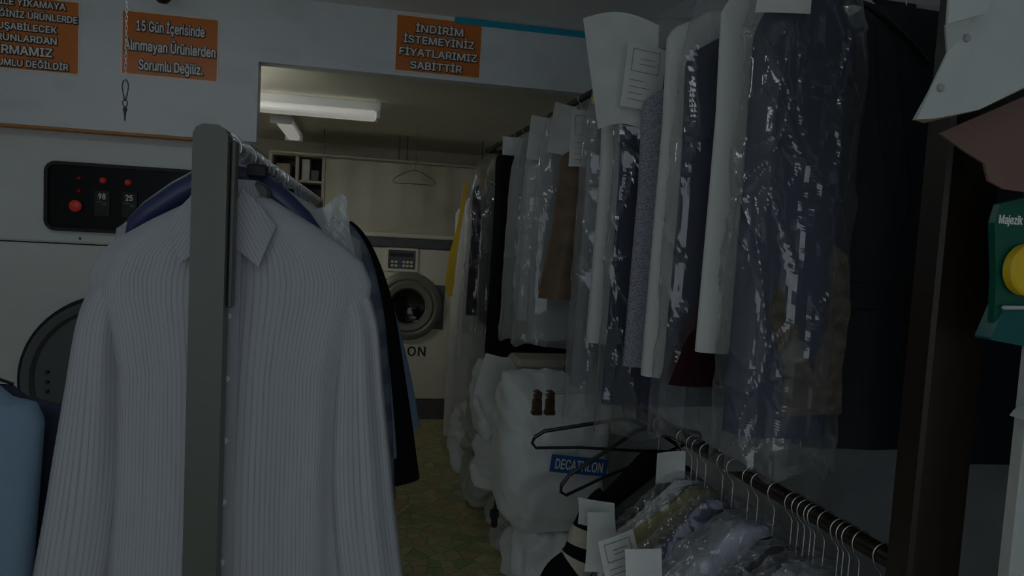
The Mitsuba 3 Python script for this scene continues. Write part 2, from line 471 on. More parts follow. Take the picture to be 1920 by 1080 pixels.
def sleeve_mesh(side, hw, top, length, out, seed, r0=0.07, r1=0.05, depth=0.6, fold=0.008, nz=36, nt=28, cuff=True):
    x0 = hw - 0.045
    path = [(side * x0, 0, top + 0.01), (side * (x0 + 0.03), 0, top - 0.05), (side * (x0 + 0.045 + out * 0.25), 0, top - 0.2), (side * (x0 + 0.05 + out * 0.6), 0, top - length * 0.6), (side * (x0 + 0.05 + out), 0, top - length)]
    ra = [r0 * 0.5, r0 * 0.85, r0, (r0 + r1) / 2, r1]
    V, uv = limb(path, ra, [r * depth for r in ra], nz, nt, fold, seed)
    return loft(V, True, False), np.vstack([uv, uv[:1]])


def garment(name, label, cat_, x, y, zs, hw, hem, m, th=0.04, flare=1.08, sleeves=None, cover=None, cover_hem=None, rot=0.0, lean=0.0, group=None, seed=1, fold=0.014,
            collar=None, slope=0.095, nz=46, nt=64, neck=0.06, cgrow=0.025, crink=0.012, cf=9.0, cover_top=0.05, cover_res=1.0, tilt_x=0.0, square=False):
    k = thing(name, label, cat_, group)
    L = zs - hem
    prof = [(0, neck, th * 0.55), (-0.02, neck + 0.02, th * 0.8), (-slope, hw * 0.93, th * 0.9), (-slope - 0.03, hw, th), (-slope - 0.25, hw * (0.97 + 0.3 * (flare - 1)), th * 1.15, tilt_x * 0.3), (-L, hw * flare, th * 1.3, tilt_x)]
    V, uv = shell(prof, nz, nt, 0.8, fold, seed)
    part(k, 'body', place(loft(V), x, y, zs, rot, lean), m, True, uv=np.vstack([uv, uv[:1]]))
    if sleeves:
        for i, side in enumerate((-1, 1)):
            M, suv = sleeve_mesh(side, hw, -slope + 0.015, sleeves.get('len', 0.56), sleeves.get('out', 0.07), seed + 31 + i, sleeves.get('r0', 0.065), sleeves.get('r1', 0.045), sleeves.get('depth', 0.55))
            part(k, 'sleeve', place(M, x, y, zs, rot, lean), sleeves.get('m', m), True, uv=suv)
    if collar:
        cp = [(0.032, neck * 0.98, th * 0.75), (0.0, neck * 1.12, th * 0.95), (-0.03, neck * 1.4, th * 1.15)]
        Vc, cuv = shell(cp, 8, 36, 0.9)
        part(k, 'collar', place(loft(Vc, False), x, y, zs, rot, lean), collar, True, uv=cuv)
    if cover:
        ch = cover_hem if cover_hem is not None else hem - 0.06
        g = cgrow
        cp = [(cover_top, 0.02, 0.012), (cover_top * 0.4, neck + 0.03, th * 0.9), (-slope + 0.01, hw + g * 0.7, th + g * 0.7), (-slope - 0.06, hw + g, th + g), (-L * 0.6, hw * flare + g * 1.2, th * 1.2 + g, tilt_x * 0.6), (ch - zs, hw * flare + g * 1.5, th * 1.2 + g * 1.1, tilt_x)]
        if square:
            cp[:2] = [(cover_top, hw * 0.45, 0.012), (cover_top - 0.02, hw * 0.72, th * 0.5), (cover_top * 0.5, hw * 0.9, th * 0.85)]
        hgt = cover_top + zs - ch
        nzc = int(max(30, hgt / 0.011 * cover_res))
        ntc = int(max(48, (2.3 * (2 * hw + 4 * th)) / 0.013 * cover_res))
        Vc, _ = shell(cp, nzc, ntc, 0.7, 0.012, seed + 77, crink=crink, cf=cf, hem_jag=0.02)
        part(k, 'plastic_cover', place(loft(Vc), x, y, zs, rot, lean), cover, False, 'clear creased plastic cover')
    return k


# ------------------------------------------------------------------ the room
WY = 3.8                      # plane of the wall with the signs
CZ = 2.605                    # front ceiling
BZ = 2.36                     # back-room ceiling
XL, XR, YF, YB = -2.3, 1.36, -2.4, 8.0
OX = -0.484                   # left edge of the opening
HZ = 2.295                    # underside of the header
MZ = 1.916                    # underside of the wall over the machine

struct('floor', bx(XL, XR, YF, YB, -0.12, -0.004), GROUT, 'olive floor of broken tile pieces')
struct('ceiling', bx(XL, XR, YF, WY + 0.1, CZ, CZ + 0.1), CEIL, 'grey ceiling of the front room')
struct('ceiling_back', bx(XL, XR, WY + 0.1, YB, BZ, BZ + 0.1), BCEIL, 'low cream ceiling of the back room')
struct('wall_right', bx(XR, XR + 0.12, YF, YB, -0.12, CZ + 0.1), SIDE, 'grey side wall behind the garment rack')
struct('wall_left', bx(XL - 0.12, XL, YF, YB, -0.12, CZ + 0.1), WALL, 'white left wall out of view')
struct('wall_back', bx(XL, XR, YB, YB + 0.12, -0.12, CZ), BWALL, 'cream wall at the far end of the back room')
# wall with the signs: part over the machine, header over the opening
struct('wall_middle', bx(XL, OX, WY, WY + 0.1, MZ, CZ, 0.0), WALL, 'white panel wall over the machine with two orange signs')
struct('wall_header', bx(OX, XR, WY - 0.002, WY + 0.1, HZ, CZ), WALL, 'white header over the opening to the back room')
struct('trim_1', bx(XL, -0.62, WY + 0.002, WY + 0.105, MZ - 0.012, MZ - 0.0005), CHIPBOARD, 'brown chipboard edge under the white panel wall')
struct('trim_2', bx(0.44, XR, WY - 0.012, WY - 0.003, CZ - 0.03, CZ - 0.002), CYAN, 'cyan tape along the joint of header and ceiling')
# front wall behind the camera with the shop window
WX0, WX1, WZ0, WZ1 = -2.0, 1.1, 0.5, 2.3
fw = cat(bx(XL, WX0, YF - 0.12, YF, -0.12, CZ), bx(WX1, XR, YF - 0.12, YF, -0.12, CZ), bx(WX0, WX1, YF - 0.12, YF, -0.12, WZ0), bx(WX0, WX1, YF - 0.12, YF, WZ1, CZ))
struct('wall_front', fw, WALL, 'shop front wall behind the camera')
wf = cat(bx(WX0, WX1, YF - 0.06, YF - 0.0, WZ0, WZ0 + 0.05), bx(WX0, WX1, YF - 0.06, YF, WZ1 - 0.05, WZ1), bx(WX0, WX0 + 0.05, YF - 0.06, YF, WZ0, WZ1), bx(WX1 - 0.05, WX1, YF - 0.06, YF, WZ0, WZ1), bx(-0.47, -0.42, YF - 0.06, YF, WZ0, WZ1))
struct('window_1', wf, DARKGREY, 'frame of the shop window')
pane = trimesh.Trimesh([[WX0, YF - 0.07, WZ0], [WX1, YF - 0.07, WZ0], [WX1, YF - 0.07, WZ1], [WX0, YF - 0.07, WZ1]], [[0, 2, 1], [0, 3, 2]], process=False)
scene['window_1__pane'] = mikit.ply(pane, MATTBLACK, emitter=emitter(DAYLIGHT))

# broken tiles of the floor, one by one where the aisle shows them
from scipy.spatial import Voronoi
rs = np.random.default_rng(5)
gx, gy = np.meshgrid(np.arange(0.0, 1.0, 0.072), np.arange(2.9, 6.2, 0.078), indexing='ij')
pt = np.stack([gx.ravel(), gy.ravel()], 1) + rs.uniform(-0.042, 0.042, (gx.size, 2))
vor = Voronoi(pt)
region = sbox(0.08, 2.95, 0.92, 6.1)
cells = []
for i, reg in enumerate(vor.point_region):
    ids = vor.regions[reg]
    if len(ids) < 3 or -1 in ids:
        continue
    pg = Polygon(vor.vertices[ids]).intersection(region).buffer(-0.0035)
    if pg.is_empty or pg.geom_type != 'Polygon' or pg.area < 4e-4:
        continue
    cells.append(pg)
cells.sort(key=lambda g: g.centroid.y)
rest = []
for i, pg in enumerate(cells):
    m = trimesh.creation.extrude_polygon(pg.simplify(0.002), 0.006 + 0.002 * rs.uniform(), engine='earcut')
    m.apply_translation((0, 0, -0.006))
    q = rs.uniform()
    mat = TILES[3] if q < 0.13 else TILES[4] if q < 0.25 else TILES[[0, 1, 2, 5][int(rs.integers(4))]]
    if i < 298:
        part('floor', 'tile', m, mat)
    else:
        rest.append(m)
if rest:
    k = part('floor', 'far_tiles', cat(*rest), TILES[0])
    labels[k] = {'label': 'farther floor tile pieces', 'kind': 'stuff'}


# ------------------------------------------------------------------ ceiling lamps
def batten(name, label, x0, x1, y0, y1, ztop, rad, along='x', spine=0.0):
    k = thing(name, label, 'ceiling lamp')
    z1 = ztop
    yc = (y0 + y1) / 2
    part(k, 'housing', bx(x0, x1, yc - 0.03, yc + 0.03, z1 - 0.035, spine - 0.0005, 0.004) if spine else bx(x0, x1, y0, y1, z1 - 0.035, z1, 0.005), MACHINE)
    d = bx(x0 + 0.03, x1 - 0.03, y0 + 0.01, y1 - 0.01, z1 - 0.085, z1 - 0.036, 0.012)
    scene[k + '__diffuser'] = mikit.ply(d, MACHINE, emitter=emitter(rad))
    if along == 'x':
        caps = [bx(x0, x0 + 0.03, y0, y1, z1 - 0.09, z1 - 0.036, 0.006), bx(x1 - 0.03, x1, y0, y1, z1 - 0.09, z1 - 0.036, 0.006)]
    else:
        caps = [bx(x0, x1, y0 - 0.0, y0 + 0.012, z1 - 0.09, z1 - 0.036, 0.004), bx(x0, x1, y1 - 0.012, y1, z1 - 0.09, z1 - 0.036, 0.004)]
    for c in caps:
        part(k, 'end_cap', c, MACHINE)
    return k


batten('ceiling_lamp', 'white batten lamp on the front ceiling behind the viewer', -1.1, 0.3, -0.5, -0.3, CZ - 0.16, TUBE, spine=CZ)
batten('ceiling_lamp', 'white batten lamp on the front ceiling before the signs', -1.7, -0.1, 2.2, 2.36, CZ - 0.16, TUBE, spine=CZ)
batten('ceiling_lamp', 'lit white batten lamp under the back room ceiling nearest the opening', -1.25, 0.13, 5.0, 5.22, BZ - 0.03, BACK_TUBE, spine=BZ)
batten('ceiling_lamp', 'small white batten lamp farther in under the back room ceiling', -0.66, -0.50, 5.9, 7.1, BZ - 0.001, BACK_TUBE, 'y')
batten('ceiling_lamp', 'white batten lamp of the back room hidden behind the panel wall', -2.0, -0.80, 4.25, 4.45, BZ - 0.10, BACK_TUBE_2, spine=BZ)

# black fitting on the front ceiling
single('ceiling_sensor', 'small black dome hanging from the grey ceiling above the orange signs', 'sensor', place(trimesh.creation.revolve(np.array([[0, -0.14], [0.020, -0.136], [0.034, -0.12], [0.038, -0.10], [0.030, -0.085], [0.012, -0.08], [0.012, -0.01], [0.04, -0.005], [0.04, 0.0], [0, 0.0]]), sections=28), -0.865, 3.60, CZ - 0.001), BLACK, 40)


# ------------------------------------------------------------------ orange signs
def text_poly(s):
    m = meshkit.text_mesh(s, 1.0, 0.02, True)
    f = m.faces[(m.face_normals[:, 2] > 0.9)]
    return unary_union([Polygon(m.vertices[t][:, :2]) for t in f]).buffer(0.004)


def sign(label, x0, x1, z0, z1, lines, y=WY):
    """lines: (text, centre x 0..1, centre z 0..1 from the top, cap height, width), in fractions of the sheet"""
    k = thing('wall_sign', label, 'sign')
    w, h = x1 - x0, z1 - z0
    part(k, 'sheet', bx(x0, x1, y - 0.004, y - 0.0005, z0, z1), SIGNEDGE)
    part(k, 'printed_face', bx(x0 + 0.006, x1 - 0.006, y - 0.0052, y - 0.0035, z0 + 0.008, z1 - 0.008), ORANGE)
    tx, ol = [], []
    for s, cx, cz, ch, wd in lines:
        g = text_poly(s)
        a, b, c, d = g.bounds
        sx, sz = wd * w / (c - a), ch * h
        g = affinity.scale(g, sx, sz, origin=(0, 0))
        a, b, c, d = g.bounds
        g = affinity.translate(g, x0 + cx * w - (a + c) / 2, z1 - cz * h - ch * h / 2)
        o = affinity.translate(g.buffer(0.0042), 0.0012, -0.0012).simplify(0.0004)
        for q in getattr(g.simplify(0.0003), 'geoms', [g]):
            tx.append(plate(q, 0.0012, 0, y - 0.0078))
        for q in getattr(o, 'geoms', [o]):
            ol.append(plate(q, 0.0012, 0, y - 0.0065))
    part(k, 'letter_outline', cat(*ol), OUTLINE)
    part(k, 'lettering', cat(*tx), LETTER)


sign('orange notice sheet cut off by the left edge, with six lines of white capitals', -1.70, -1.259, 2.152, 2.484, [
    ('SU İLE YIKAMAYA', 0.50, 0.10, 0.085, 0.74), ('VERDİĞİNİZ ÜRÜNLERDE', 0.50, 0.26, 0.085, 0.96), ('OLUŞABİLECEK', 0.46, 0.42, 0.085, 0.66),
    ('SORUNLARDAN', 0.45, 0.57, 0.085, 0.68), ('FİRMAMIZ', 0.46, 0.73, 0.11, 0.58), ('SORUMLU DEĞİLDİR', 0.49, 0.90, 0.085, 0.82)])
sign('orange notice sheet behind the hanging chain, with three lines of white writing', -1.085, -0.664, 2.176, 2.472, [
    ('15 Gün İçerisinde', 0.50, 0.23, 0.15, 0.70), ('Alınmayan Ürünlerden', 0.50, 0.53, 0.15, 0.94), ('Sorumlu Değiliz.', 0.51, 0.82, 0.15, 0.66)])
sign('orange notice sheet on the header over the opening, white capitals beginning İNDİRİM', 0.152, 0.582, 2.312, 2.592, [
    ('İNDİRİM', 0.50, 0.22, 0.125, 0.55), ('İSTEMEYİNİZ', 0.50, 0.42, 0.125, 0.82), ('FİYATLARIMIZ', 0.50, 0.64, 0.125, 0.90), ('SABİTTİR', 0.48, 0.86, 0.125, 0.60)], WY - 0.002)


# ------------------------------------------------------------------ hanging chain with a snap hook
k = thing('hanging_chain', 'thin chain with a dark snap hook hanging before an orange notice sheet', 'chain')
cx, cy = -0.617, 2.2
links = []
zz = CZ - 0.002
i = 0
while zz > 1.905:
    a = np.linspace(0, 2 * np.pi, 12, endpoint=False)
    l = np.stack([0.0032 * np.cos(a), 0 * a, 0.0075 * np.sin(a)], 1)
    m = tube(l, 0.0009, 5, True)
    if i % 2:
        m.apply_transform(trimesh.transformations.rotation_matrix(math.pi / 2, (0, 0, 1)))
    m.apply_translation((cx, cy, zz - 0.0075))
    links.append(m)
    zz -= 0.0122
    i += 1
kk = part(k, 'links', cat(*links), WIRE, True)
labels[kk] = {'label': 'small chain links', 'kind': 'stuff'}
a = np.linspace(0, 2 * np.pi, 26, endpoint=False)
sn = np.stack([0.0105 * np.cos(a) * (0.62 + 0.38 * np.sin(a)), 0 * a, 0.028 * np.sin(a)], 1)
part(k, 'snap_hook', place(tube(sn, 0.0016, 6, True), cx, cy, 1.872), DARKWIRE, True, 'dark pear-shaped snap hook')
part(k, 'ring', place(tube(np.stack([0.006 * np.cos(a), 0 * a, 0.009 * np.sin(a)], 1), 0.0014, 6, True), cx, cy, 1.838), DARKWIRE, True)
part(k, 'swivel', place(tube([[0, 0, 0.004], [0, 0, -0.004], [0, 0, -0.012], [0, 0, -0.034]], [0.003, 0.0062, 0.003, 0.0016], 8), cx, cy, 1.825), DARKWIRE, True)


# ------------------------------------------------------------------ dry-cleaning machine at the left
k = thing('dry_cleaning_machine', 'large white machine with black control panel and round dark door under the signs', 'machine')
MY = 3.9
body = cat(bx(XL + 0.02, -0.52, MY, 4.6, 1.385, 1.93, 0.008), bx(XL + 0.02, -0.52, MY + 0.004, 4.6, 0.12, 1.379, 0.008), bx(XL + 0.06, -0.56, MY + 0.05, 4.55, 0.0, 0.12))
part(k, 'body', body, MACHINE)
part(k, 'screw', disc(0.006, 0.003, -1.54 + 0.26, MY - 0.003, 1.41, 12), DARKGREY)
pcx, pcz, pw, ph = -1.03, 1.605, 0.80, 0.325
pp = affinity.translate(rrect(pw, ph, 0.05), pcx, pcz)
pf = k
pan = part(pf, 'control_panel', plate(pp.buffer(-0.012), 0.014, 0, MY - 0.008), PANELBLACK, False, 'black glossy control panel')
part(pan, 'rim', plate(pp.difference(pp.buffer(-0.016)), 0.03, 0, MY - 0.024), RUBBER)
for (x, z, r, m, nm) in [(-1.284, 1.693, 0.014, DARKRED, 'indicator_lamp'), (-1.182, 1.690, 0.016, RED, 'indicator_lamp'), (-1.072, 1.688, 0.016, RED, 'indicator_lamp'), (-1.284, 1.634, 0.014, DARKRED, 'indicator_lamp')]:
    part(pan, nm, lathe_y([[0, -0.012], [r * 0.6, -0.010], [r * 0.95, -0.004], [r, 0.004], [0, 0.004]], x, MY - 0.010, z, 20), m, 40)
part(pan, 'emergency_button', lathe_y([[0, -0.03], [0.02, -0.028], [0.028, -0.02], [0.026, -0.012], [0.014, -0.01], [0.014, 0.004], [0, 0.004]], -1.293, MY - 0.010, 1.563, 28), RED, 40, 'round red emergency button')
for (x, txt) in ((-1.182, '98'), (-1.062, '25')):
    c = part(pan, 'thermostat', plate(affinity.translate(rrect(0.066, 0.118, 0.004), x, 1.582), 0.012, 0, MY - 0.018), MATTBLACK)
    g = meshkit.text_mesh(txt, 0.026, 0.001, True)
    g.apply_scale((0.75, 1, 1))
    v = g.vertices.copy()
    g.vertices = np.stack([v[:, 0] - v[:, 0].mean() + x, MY - 0.0185 - v[:, 2], v[:, 1] + 1.602], 1)
    pan_digits = numbered(pan + '__thermostat_digits')
    scene[pan_digits] = mikit.ply(g, LETTER)
    scene[numbered(pan + '__status_lamp')] = mikit.ply(cat(bx(x - 0.024, x + 0.0, MY - 0.0195, MY - 0.0175, 1.585, 1.592), bx(x + 0.004, x + 0.022, MY - 0.0195, MY - 0.0175, 1.572, 1.586)), GREEN)
part(pan, 'label_plate', bx(-0.85, -0.72, MY - 0.011, MY - 0.006, 1.62, 1.69), DARKGREY)
# round door
dx, dz, dr_ = -1.117, 0.731, 0.405
door = part(k, 'door', lathe_y([[0, -0.045], [0.16, -0.045], [0.20, -0.03], [0.205, -0.022], [0.30, -0.018], [0.345, -0.02], [0.36, -0.05], [0.385, -0.055], [dr_ - 0.004, -0.04], [dr_, -0.01], [dr_, 0.01], [0, 0.01]], dx, MY - 0.0, dz, 72), DOORGREY, 30, 'round dark grey door with rubber edge')
part(door, 'rubber_ring', lathe_y([[dr_ - 0.002, -0.035], [dr_ + 0.012, -0.028], [dr_ + 0.016, 0.0], [dr_ + 0.012, 0.006], [dr_ - 0.002, 0.006]], dx, MY, dz, 72), RUBBER, 30)
for z in (0.77, 0.722, 0.676):
    part(door, 'bolt', disc(0.008, 0.014, -1.405, MY - 0.034, z, 10, 0.002), MATTBLACK)

# ------------------------------------------------------------------ back room
k = thing('washing_machine', 'cream industrial washing machine with round porthole at the end of the aisle', 'washing machine')
y0 = 5.97
part(k, 'body', bx(-0.30, 0.80, y0, 6.75, 0.17, 1.385, 0.01), WASHER)
part(k, 'top_band', bx(-0.31, 0.79, y0 - 0.012, 6.75, 1.386, 1.462, 0.006), DARKGREY, False, 'dark grey band along the top')
part(k, 'top_plate', bx(-0.31, 0.80, y0 + 0.01, 6.75, 1.463, 1.50, 0.006), WASHER)
part(k, 'plinth', cat(bx(-0.28, 0.78, y0 + 0.02, 6.7, 0.0, 0.1), bx(-0.30, 0.79, y0 + 0.006, 6.7, 0.1, 0.168)), DARKGREY, False, 'dark grey plinth')
fr = affinity.translate(rrect(0.25, 0.185, 0.008), 0.365, 1.292)
d = part(k, 'display_frame', plate(fr.difference(affinity.scale(fr, 0.86, 0.8)), 0.02, 0, y0 - 0.018), WASHER)
d = part(k, 'display', bx(0.26, 0.47, y0 - 0.008, y0 - 0.001, 1.215, 1.37), DARKGREY, False, 'grey control display')
part(d, 'screen', bx(0.275, 0.455, y0 - 0.0095, y0 - 0.0075, 1.315, 1.345), MATTBLACK)
for i in range(2):
    for j in range(6):
        part(d, 'key', bx(0.28 + 0.03 * j, 0.30 + 0.03 * j, y0 - 0.011, y0 - 0.0075, 1.235 + 0.03 * i, 1.252 + 0.03 * i), LABELBLUE if (j == 2) else WASHER)
part(k, 'door_plate', bx(0.15, 0.715, y0 - 0.012, y0 - 0.001, 0.745, 1.10, 0.004), DARKGREY)
dc = (0.425, 0.925)
dk = part(k, 'door', lathe_y([[0.135, -0.02], [0.15, -0.05], [0.19, -0.055], [0.205, -0.04], [0.225, -0.05], [0.25, -0.045], [0.27, -0.03], [0.275, 0.0], [0.27, 0.006], [0.135, 0.006]], dc[0], y0 - 0.012, dc[1], 64), paint('door_ring', S(110, 110, 102), 0.35), 30, 'round grey door ring')
part(dk, 'porthole_glass', lathe_y([[0, 0.0], [0.06, -0.003], [0.12, -0.014], [0.142, -0.022], [0.142, 0.004], [0, 0.004]], dc[0], y0 - 0.016, dc[1], 48), GLASSBLACK, 30)
part(dk, 'latch', bx(0.62, 0.70, y0 - 0.05, y0 - 0.012, 0.89, 0.965, 0.008), DARKGREY)
for ch, x in (('O', 0.435), ('N', 0.517)):
    tm = meshkit.text_mesh(ch, 0.072, 0.003, True)
    v = tm.vertices.copy()
    tm.vertices = np.stack([v[:, 0] + x, y0 - 0.0005 - v[:, 2], v[:, 1] + 0.525], 1)
    part(k, 'letter', tm, MATTBLACK, False, 'black capital letter')

# cream sheet hung behind the washer
nx, nz = 60, 36
u, v = np.meshgrid(np.linspace(0, 1, nx), np.linspace(0, 1, nz), indexing='ij')
X = -0.28 + 1.42 * u
Z = 2.11 - (0.66 + 0.05 * np.sin(u * 3.1)) * v
Y = 6.78 + 0.012 * np.sin(u * 40) * (1 - v) + 0.05 * np.sin(v * 3.1) * np.sin(u * 5 + v * 3) - 0.04 * v ** 2
P = np.stack([X, Y, Z], -1).reshape(-1, 3)
q = np.array([[i * nz + j, i * nz + j + 1, (i + 1) * nz + j + 1, (i + 1) * nz + j] for i in range(nx - 1) for j in range(nz - 1)])
m = trimesh.Trimesh(np.vstack([P, P + [0, 0.003, 0]]), np.vstack([np.vstack([q[:, [0, 1, 2]], q[:, [0, 2, 3]]]), np.vstack([q[:, [2, 1, 0]], q[:, [3, 2, 0]]]) + len(P)]), process=False)
single('cream_sheet', 'cream cloth sheet hung from a pipe above the washing machine', 'curtain', m, CURTAIN, True)
k = thing('ceiling_pipe', 'thin pipe under the back room ceiling carrying the cream sheet', 'pipe')
part(k, 'pipe', tube([[-0.75, 6.8, 2.135], [0.2, 6.8, 2.135], [1.34, 6.8, 2.13]], 0.012, 8), BWALL, True)
for x in (-0.3, 0.35, 0.42, 1.1):
    part(k, 'hanger_rod', tube([[x, 6.8, 2.14], [x, 6.8, 2.25], [x, 6.8, BZ]], 0.005, 6), DARKWIRE, True)
# open shelf at the left of the sheet
k = thing('wall_shelf', 'open shelf with dark back beside the cream sheet', 'shelf')
part(k, 'back_board', bx(-0.78, -0.30, 7.36, 7.38, 1.2, 2.14), MATTBLACK)
for x in (-0.78, -0.55, -0.32):
    part(k, 'upright', bx(x, x + 0.03, 6.98, 7.36, 0.0, 2.16, 0.003), BWALL)
for z in (1.2, 1.62, 1.9, 2.13):
    part(k, 'board', bx(-0.775, -0.295, 7.0, 7.36, z, z + 0.02), BWALL)
for j, (x, h, m) in enumerate([(-0.72, 0.14, BEIGEBAG), (-0.50, 0.19, PAPER), (-0.42, 0.10, DARKGREY)]):
    single('storage_box', ['beige box at the left on the open shelf', 'tall white box in the middle of the open shelf', 'low grey box at the right on the open shelf'][j], 'box', bx(x, x + 0.07 + 0.05 * (j == 0), 7.05, 7.25, 1.92, 1.92 + h, 0.004), m)

# wire hanger hung alone under the ceiling
k = thing('wire_hanger', 'bare wire hanger hanging alone in front of the cream sheet', 'hanger')
cx, cy, cz = 0.437, 6.0, 1.925
a = [[-0.17, 0, -0.02], [-0.15, 0, 0.01], [-0.06, 0, 0.062], [-0.02, 0, 0.075], [0.02, 0, 0.075], [0.06, 0, 0.062], [0.15, 0, 0.01], [0.17, 0, -0.02], [0.155, 0, -0.032], [0.0, 0, -0.03], [-0.155, 0, -0.032]]
part(k, 'frame', place(tube(a, 0.0028, 6, True), cx, cy, cz), DARKWIRE, True)
part(k, 'hook', place(tube([[0, 0, 0.075], [0, 0, 0.12], [0.012, 0, 0.14], [0.02, 0, 0.16], [0.012, 0, 0.18], [-0.004, 0, 0.184]], 0.0024, 6), cx, cy, cz), DARKWIRE, True)
part(k, 'cord', place(tube([[0.006, 0, 0.182], [0.005, 0, 0.3], [0.004, 0, BZ - cz]], 0.0012, 5), cx, cy, cz), DARKWIRE, True)

# ------------------------------------------------------------------ clothes rack at the left
RX, RZ, RY0, RY1 = -0.232, 1.676, 1.30, 4.72
k = thing('clothes_rack', 'grey-green metal clothes rack whose square post stands before the striped shirt', 'clothes rack')
po = rrect(0.052, 1.0, 0.0)
post = sbox(-0.0265, 0, 0.0265, 1.66).union(Point(0, 1.66).buffer(0.0265)).buffer(0)
top = sbox(-0.0265, 0.0, 0.0265, 1.672).buffer(0)
pp = Polygon([(-0.0265, 0), (0.0265, 0), (0.0265, 1.680), (0.022, 1.690), (0.012, 1.696), (-0.012, 1.696), (-0.022, 1.690), (-0.0265, 1.680)])
for yy in (RY0, RY1):
    m = plate(pp, 0.05, RX, yy - 0.025)
    part(k, 'post', m, POSTGREY)
    part(k, 'foot', bx(RX - 0.25, RX + 0.25, yy - 0.02, yy + 0.02, 0.0, 0.04, 0.004), POSTGREY)
part(k, 'post_flange', bx(RX + 0.028, RX + 0.036, RY0 + 0.0, RY0 + 0.03, 1.40, 1.675, 0.002), POSTGREY)
part(k, 'rail', tube([[RX, yy, RZ] for yy in np.linspace(RY0 + 0.02, RY1 - 0.02, 4)], 0.016, 16), RAILMETAL, True, 'shiny round rail')
# film wound round the rail
tt = np.linspace(0, 1, 1300)
hx = np.stack([RX + (0.018 + 0.004 * meshkit.noise(np.stack([tt * 90, tt * 0, tt * 0], 1), 3)) * np.cos(tt * 210), RY0 + 0.04 + (RY1 - RY0 - 0.08) * tt, RZ + (0.018 + 0.004 * meshkit.noise(np.stack([tt * 90, tt * 0, tt * 0], 1), 3)) * np.sin(tt * 210)], 1)
part(k, 'rail_wrap', tube(hx, 0.0032, 5), HAZE, False, 'clear film wound round the rail')

ORDINAL = 'first second third fourth fifth sixth seventh eighth ninth tenth eleventh twelfth thirteenth fourteenth fifteenth sixteenth seventeenth eighteenth nineteenth twentieth twenty-first'.split()
HOOKS = 'hanger hooks on the left rack'
# the striped shirt in front
sx, sy, sz = RX + 0.022, 1.43, 1.59
k = thing('striped_shirt', 'white shirt with fine grey stripes hanging behind the grey rack post', 'shirt', None)
prof = [(0.0, 0.055, 0.03), (-0.012, 0.075, 0.036), (-0.05, 0.142, 0.042), (-0.085, 0.195, 0.045), (-0.112, 0.226, 0.047), (-0.15, 0.243, 0.051), (-0.19, 0.240, 0.056), (-0.25, 0.222, 0.061), (-0.32, 0.208, 0.064), (-0.55, 0.208, 0.067), (-0.80, 0.220, 0.068)]
V, uv = shell(prof, 120, 200, 0.78, 0.016, 12, kmin=5, kmax=16)
V[..., 1] += -0.004 * np.exp(-((V[..., 0] + 0.035) / 0.012) ** 2)
part(k, 'body', place(loft(V), sx, sy, sz), SHIRT, True, uv=np.vstack([uv, uv[:1]]))
for i, side in enumerate((-1, 1)):
    path = [(side * 0.17, 0.014, -0.125), (side * 0.205, 0.010, -0.17), (side * 0.222, 0.002, -0.24), (side * 0.226, -0.004, -0.34), (side * 0.238, -0.008, -0.52), (side * 0.264, -0.01, -0.72)]
    ra = [0.016, 0.030, 0.038, 0.046, 0.058, 0.062]
    Vs, suv = limb(path, ra, [0.020, 0.034, 0.044, 0.05, 0.05, 0.042], 120, 80, 0.010, 40 + i, 6)
    sl = part(k, 'sleeve', place(loft(Vs), sx, sy - 0.004, sz), SHIRT, True, uv=np.vstack([suv, suv[:1]]))
    V2, u2 = shell([(-0.715, 0.052, 0.036, side * 0.266, -0.01), (-0.79, 0.046, 0.034, side * 0.278, -0.01)], 6, 60, 0.85)
    part(sl, 'cuff', place(loft(V2, True, False), sx, sy - 0.004, sz), SHIRT, True, uv=np.vstack([u2, u2[:1]]))
# collar: stand ring and two pointed leaves
Vc, cuv = shell([(0.028, 0.052, 0.036, 0, 0.004), (0.0, 0.062, 0.042), (-0.03, 0.075, 0.046)], 10, 60, 0.9)
part(k, 'collar_band', place(loft(Vc, False), sx - 0.016, sy, sz), SHIRT, True, uv=cuv)


def leaf(side):
    n = 12
    a0, a1 = np.array([0.030, 0.012]), np.array([0.083, -0.052])       # top edge: inner, outer
    b0, b1 = np.array([0.003, -0.082]), np.array([0.060, -0.124])      # lower edge: inner, tip
    P = []
    for i in range(n):
        s = i / (n - 1)
        top = a0 * (1 - s) + a1 * s
        bot = b0 * (1 - s) + b1 * s
        for j in range(n):
            t = j / (n - 1)
            q = top * (1 - t) + bot * t
            P.append([side * q[0] * 1.06, -0.064 - 0.014 * math.sin(min(1, t * 1.3) * math.pi / 2) + 0.01 * s * (1 - t), q[1] + 0.004 * math.sin(s * 3)])
    P = np.array(P)
    f = np.array([[i * n + j, (i + 1) * n + j, (i + 1) * n + j + 1, i * n + j + 1] for i in range(n - 1) for j in range(n - 1)])
    v = np.vstack([P, P + [0, 0.006, 0]])
    q = np.vstack([f, f[:, ::-1] + n * n])
    ang = math.radians(28) * side
    uvv = np.stack([P[:, 0] * math.cos(ang) + P[:, 2] * math.sin(ang), P[:, 2]], 1)
    return trimesh.Trimesh(v, np.vstack([q[:, [0, 1, 2]], q[:, [0, 2, 3]]]), process=False), np.vstack([uvv, uvv])


for side in (-1, 1):
    M, luv = leaf(side)
    part(k, 'collar_leaf', place(M, sx - 0.016, sy, sz), SHIRT, True, uv=luv)
part(k, 'placket', place(bx(-0.018, 0.018, -0.0735, -0.069, -0.78, -0.05, 0.0015), sx, sy, sz), SHIRT, False, uv=None)
for j in range(6):
    part(k, 'button', place(disc(0.0055, 0.003, 0, -0.0765, -0.1 - 0.11 * j, 14), sx, sy, sz), LETTER)

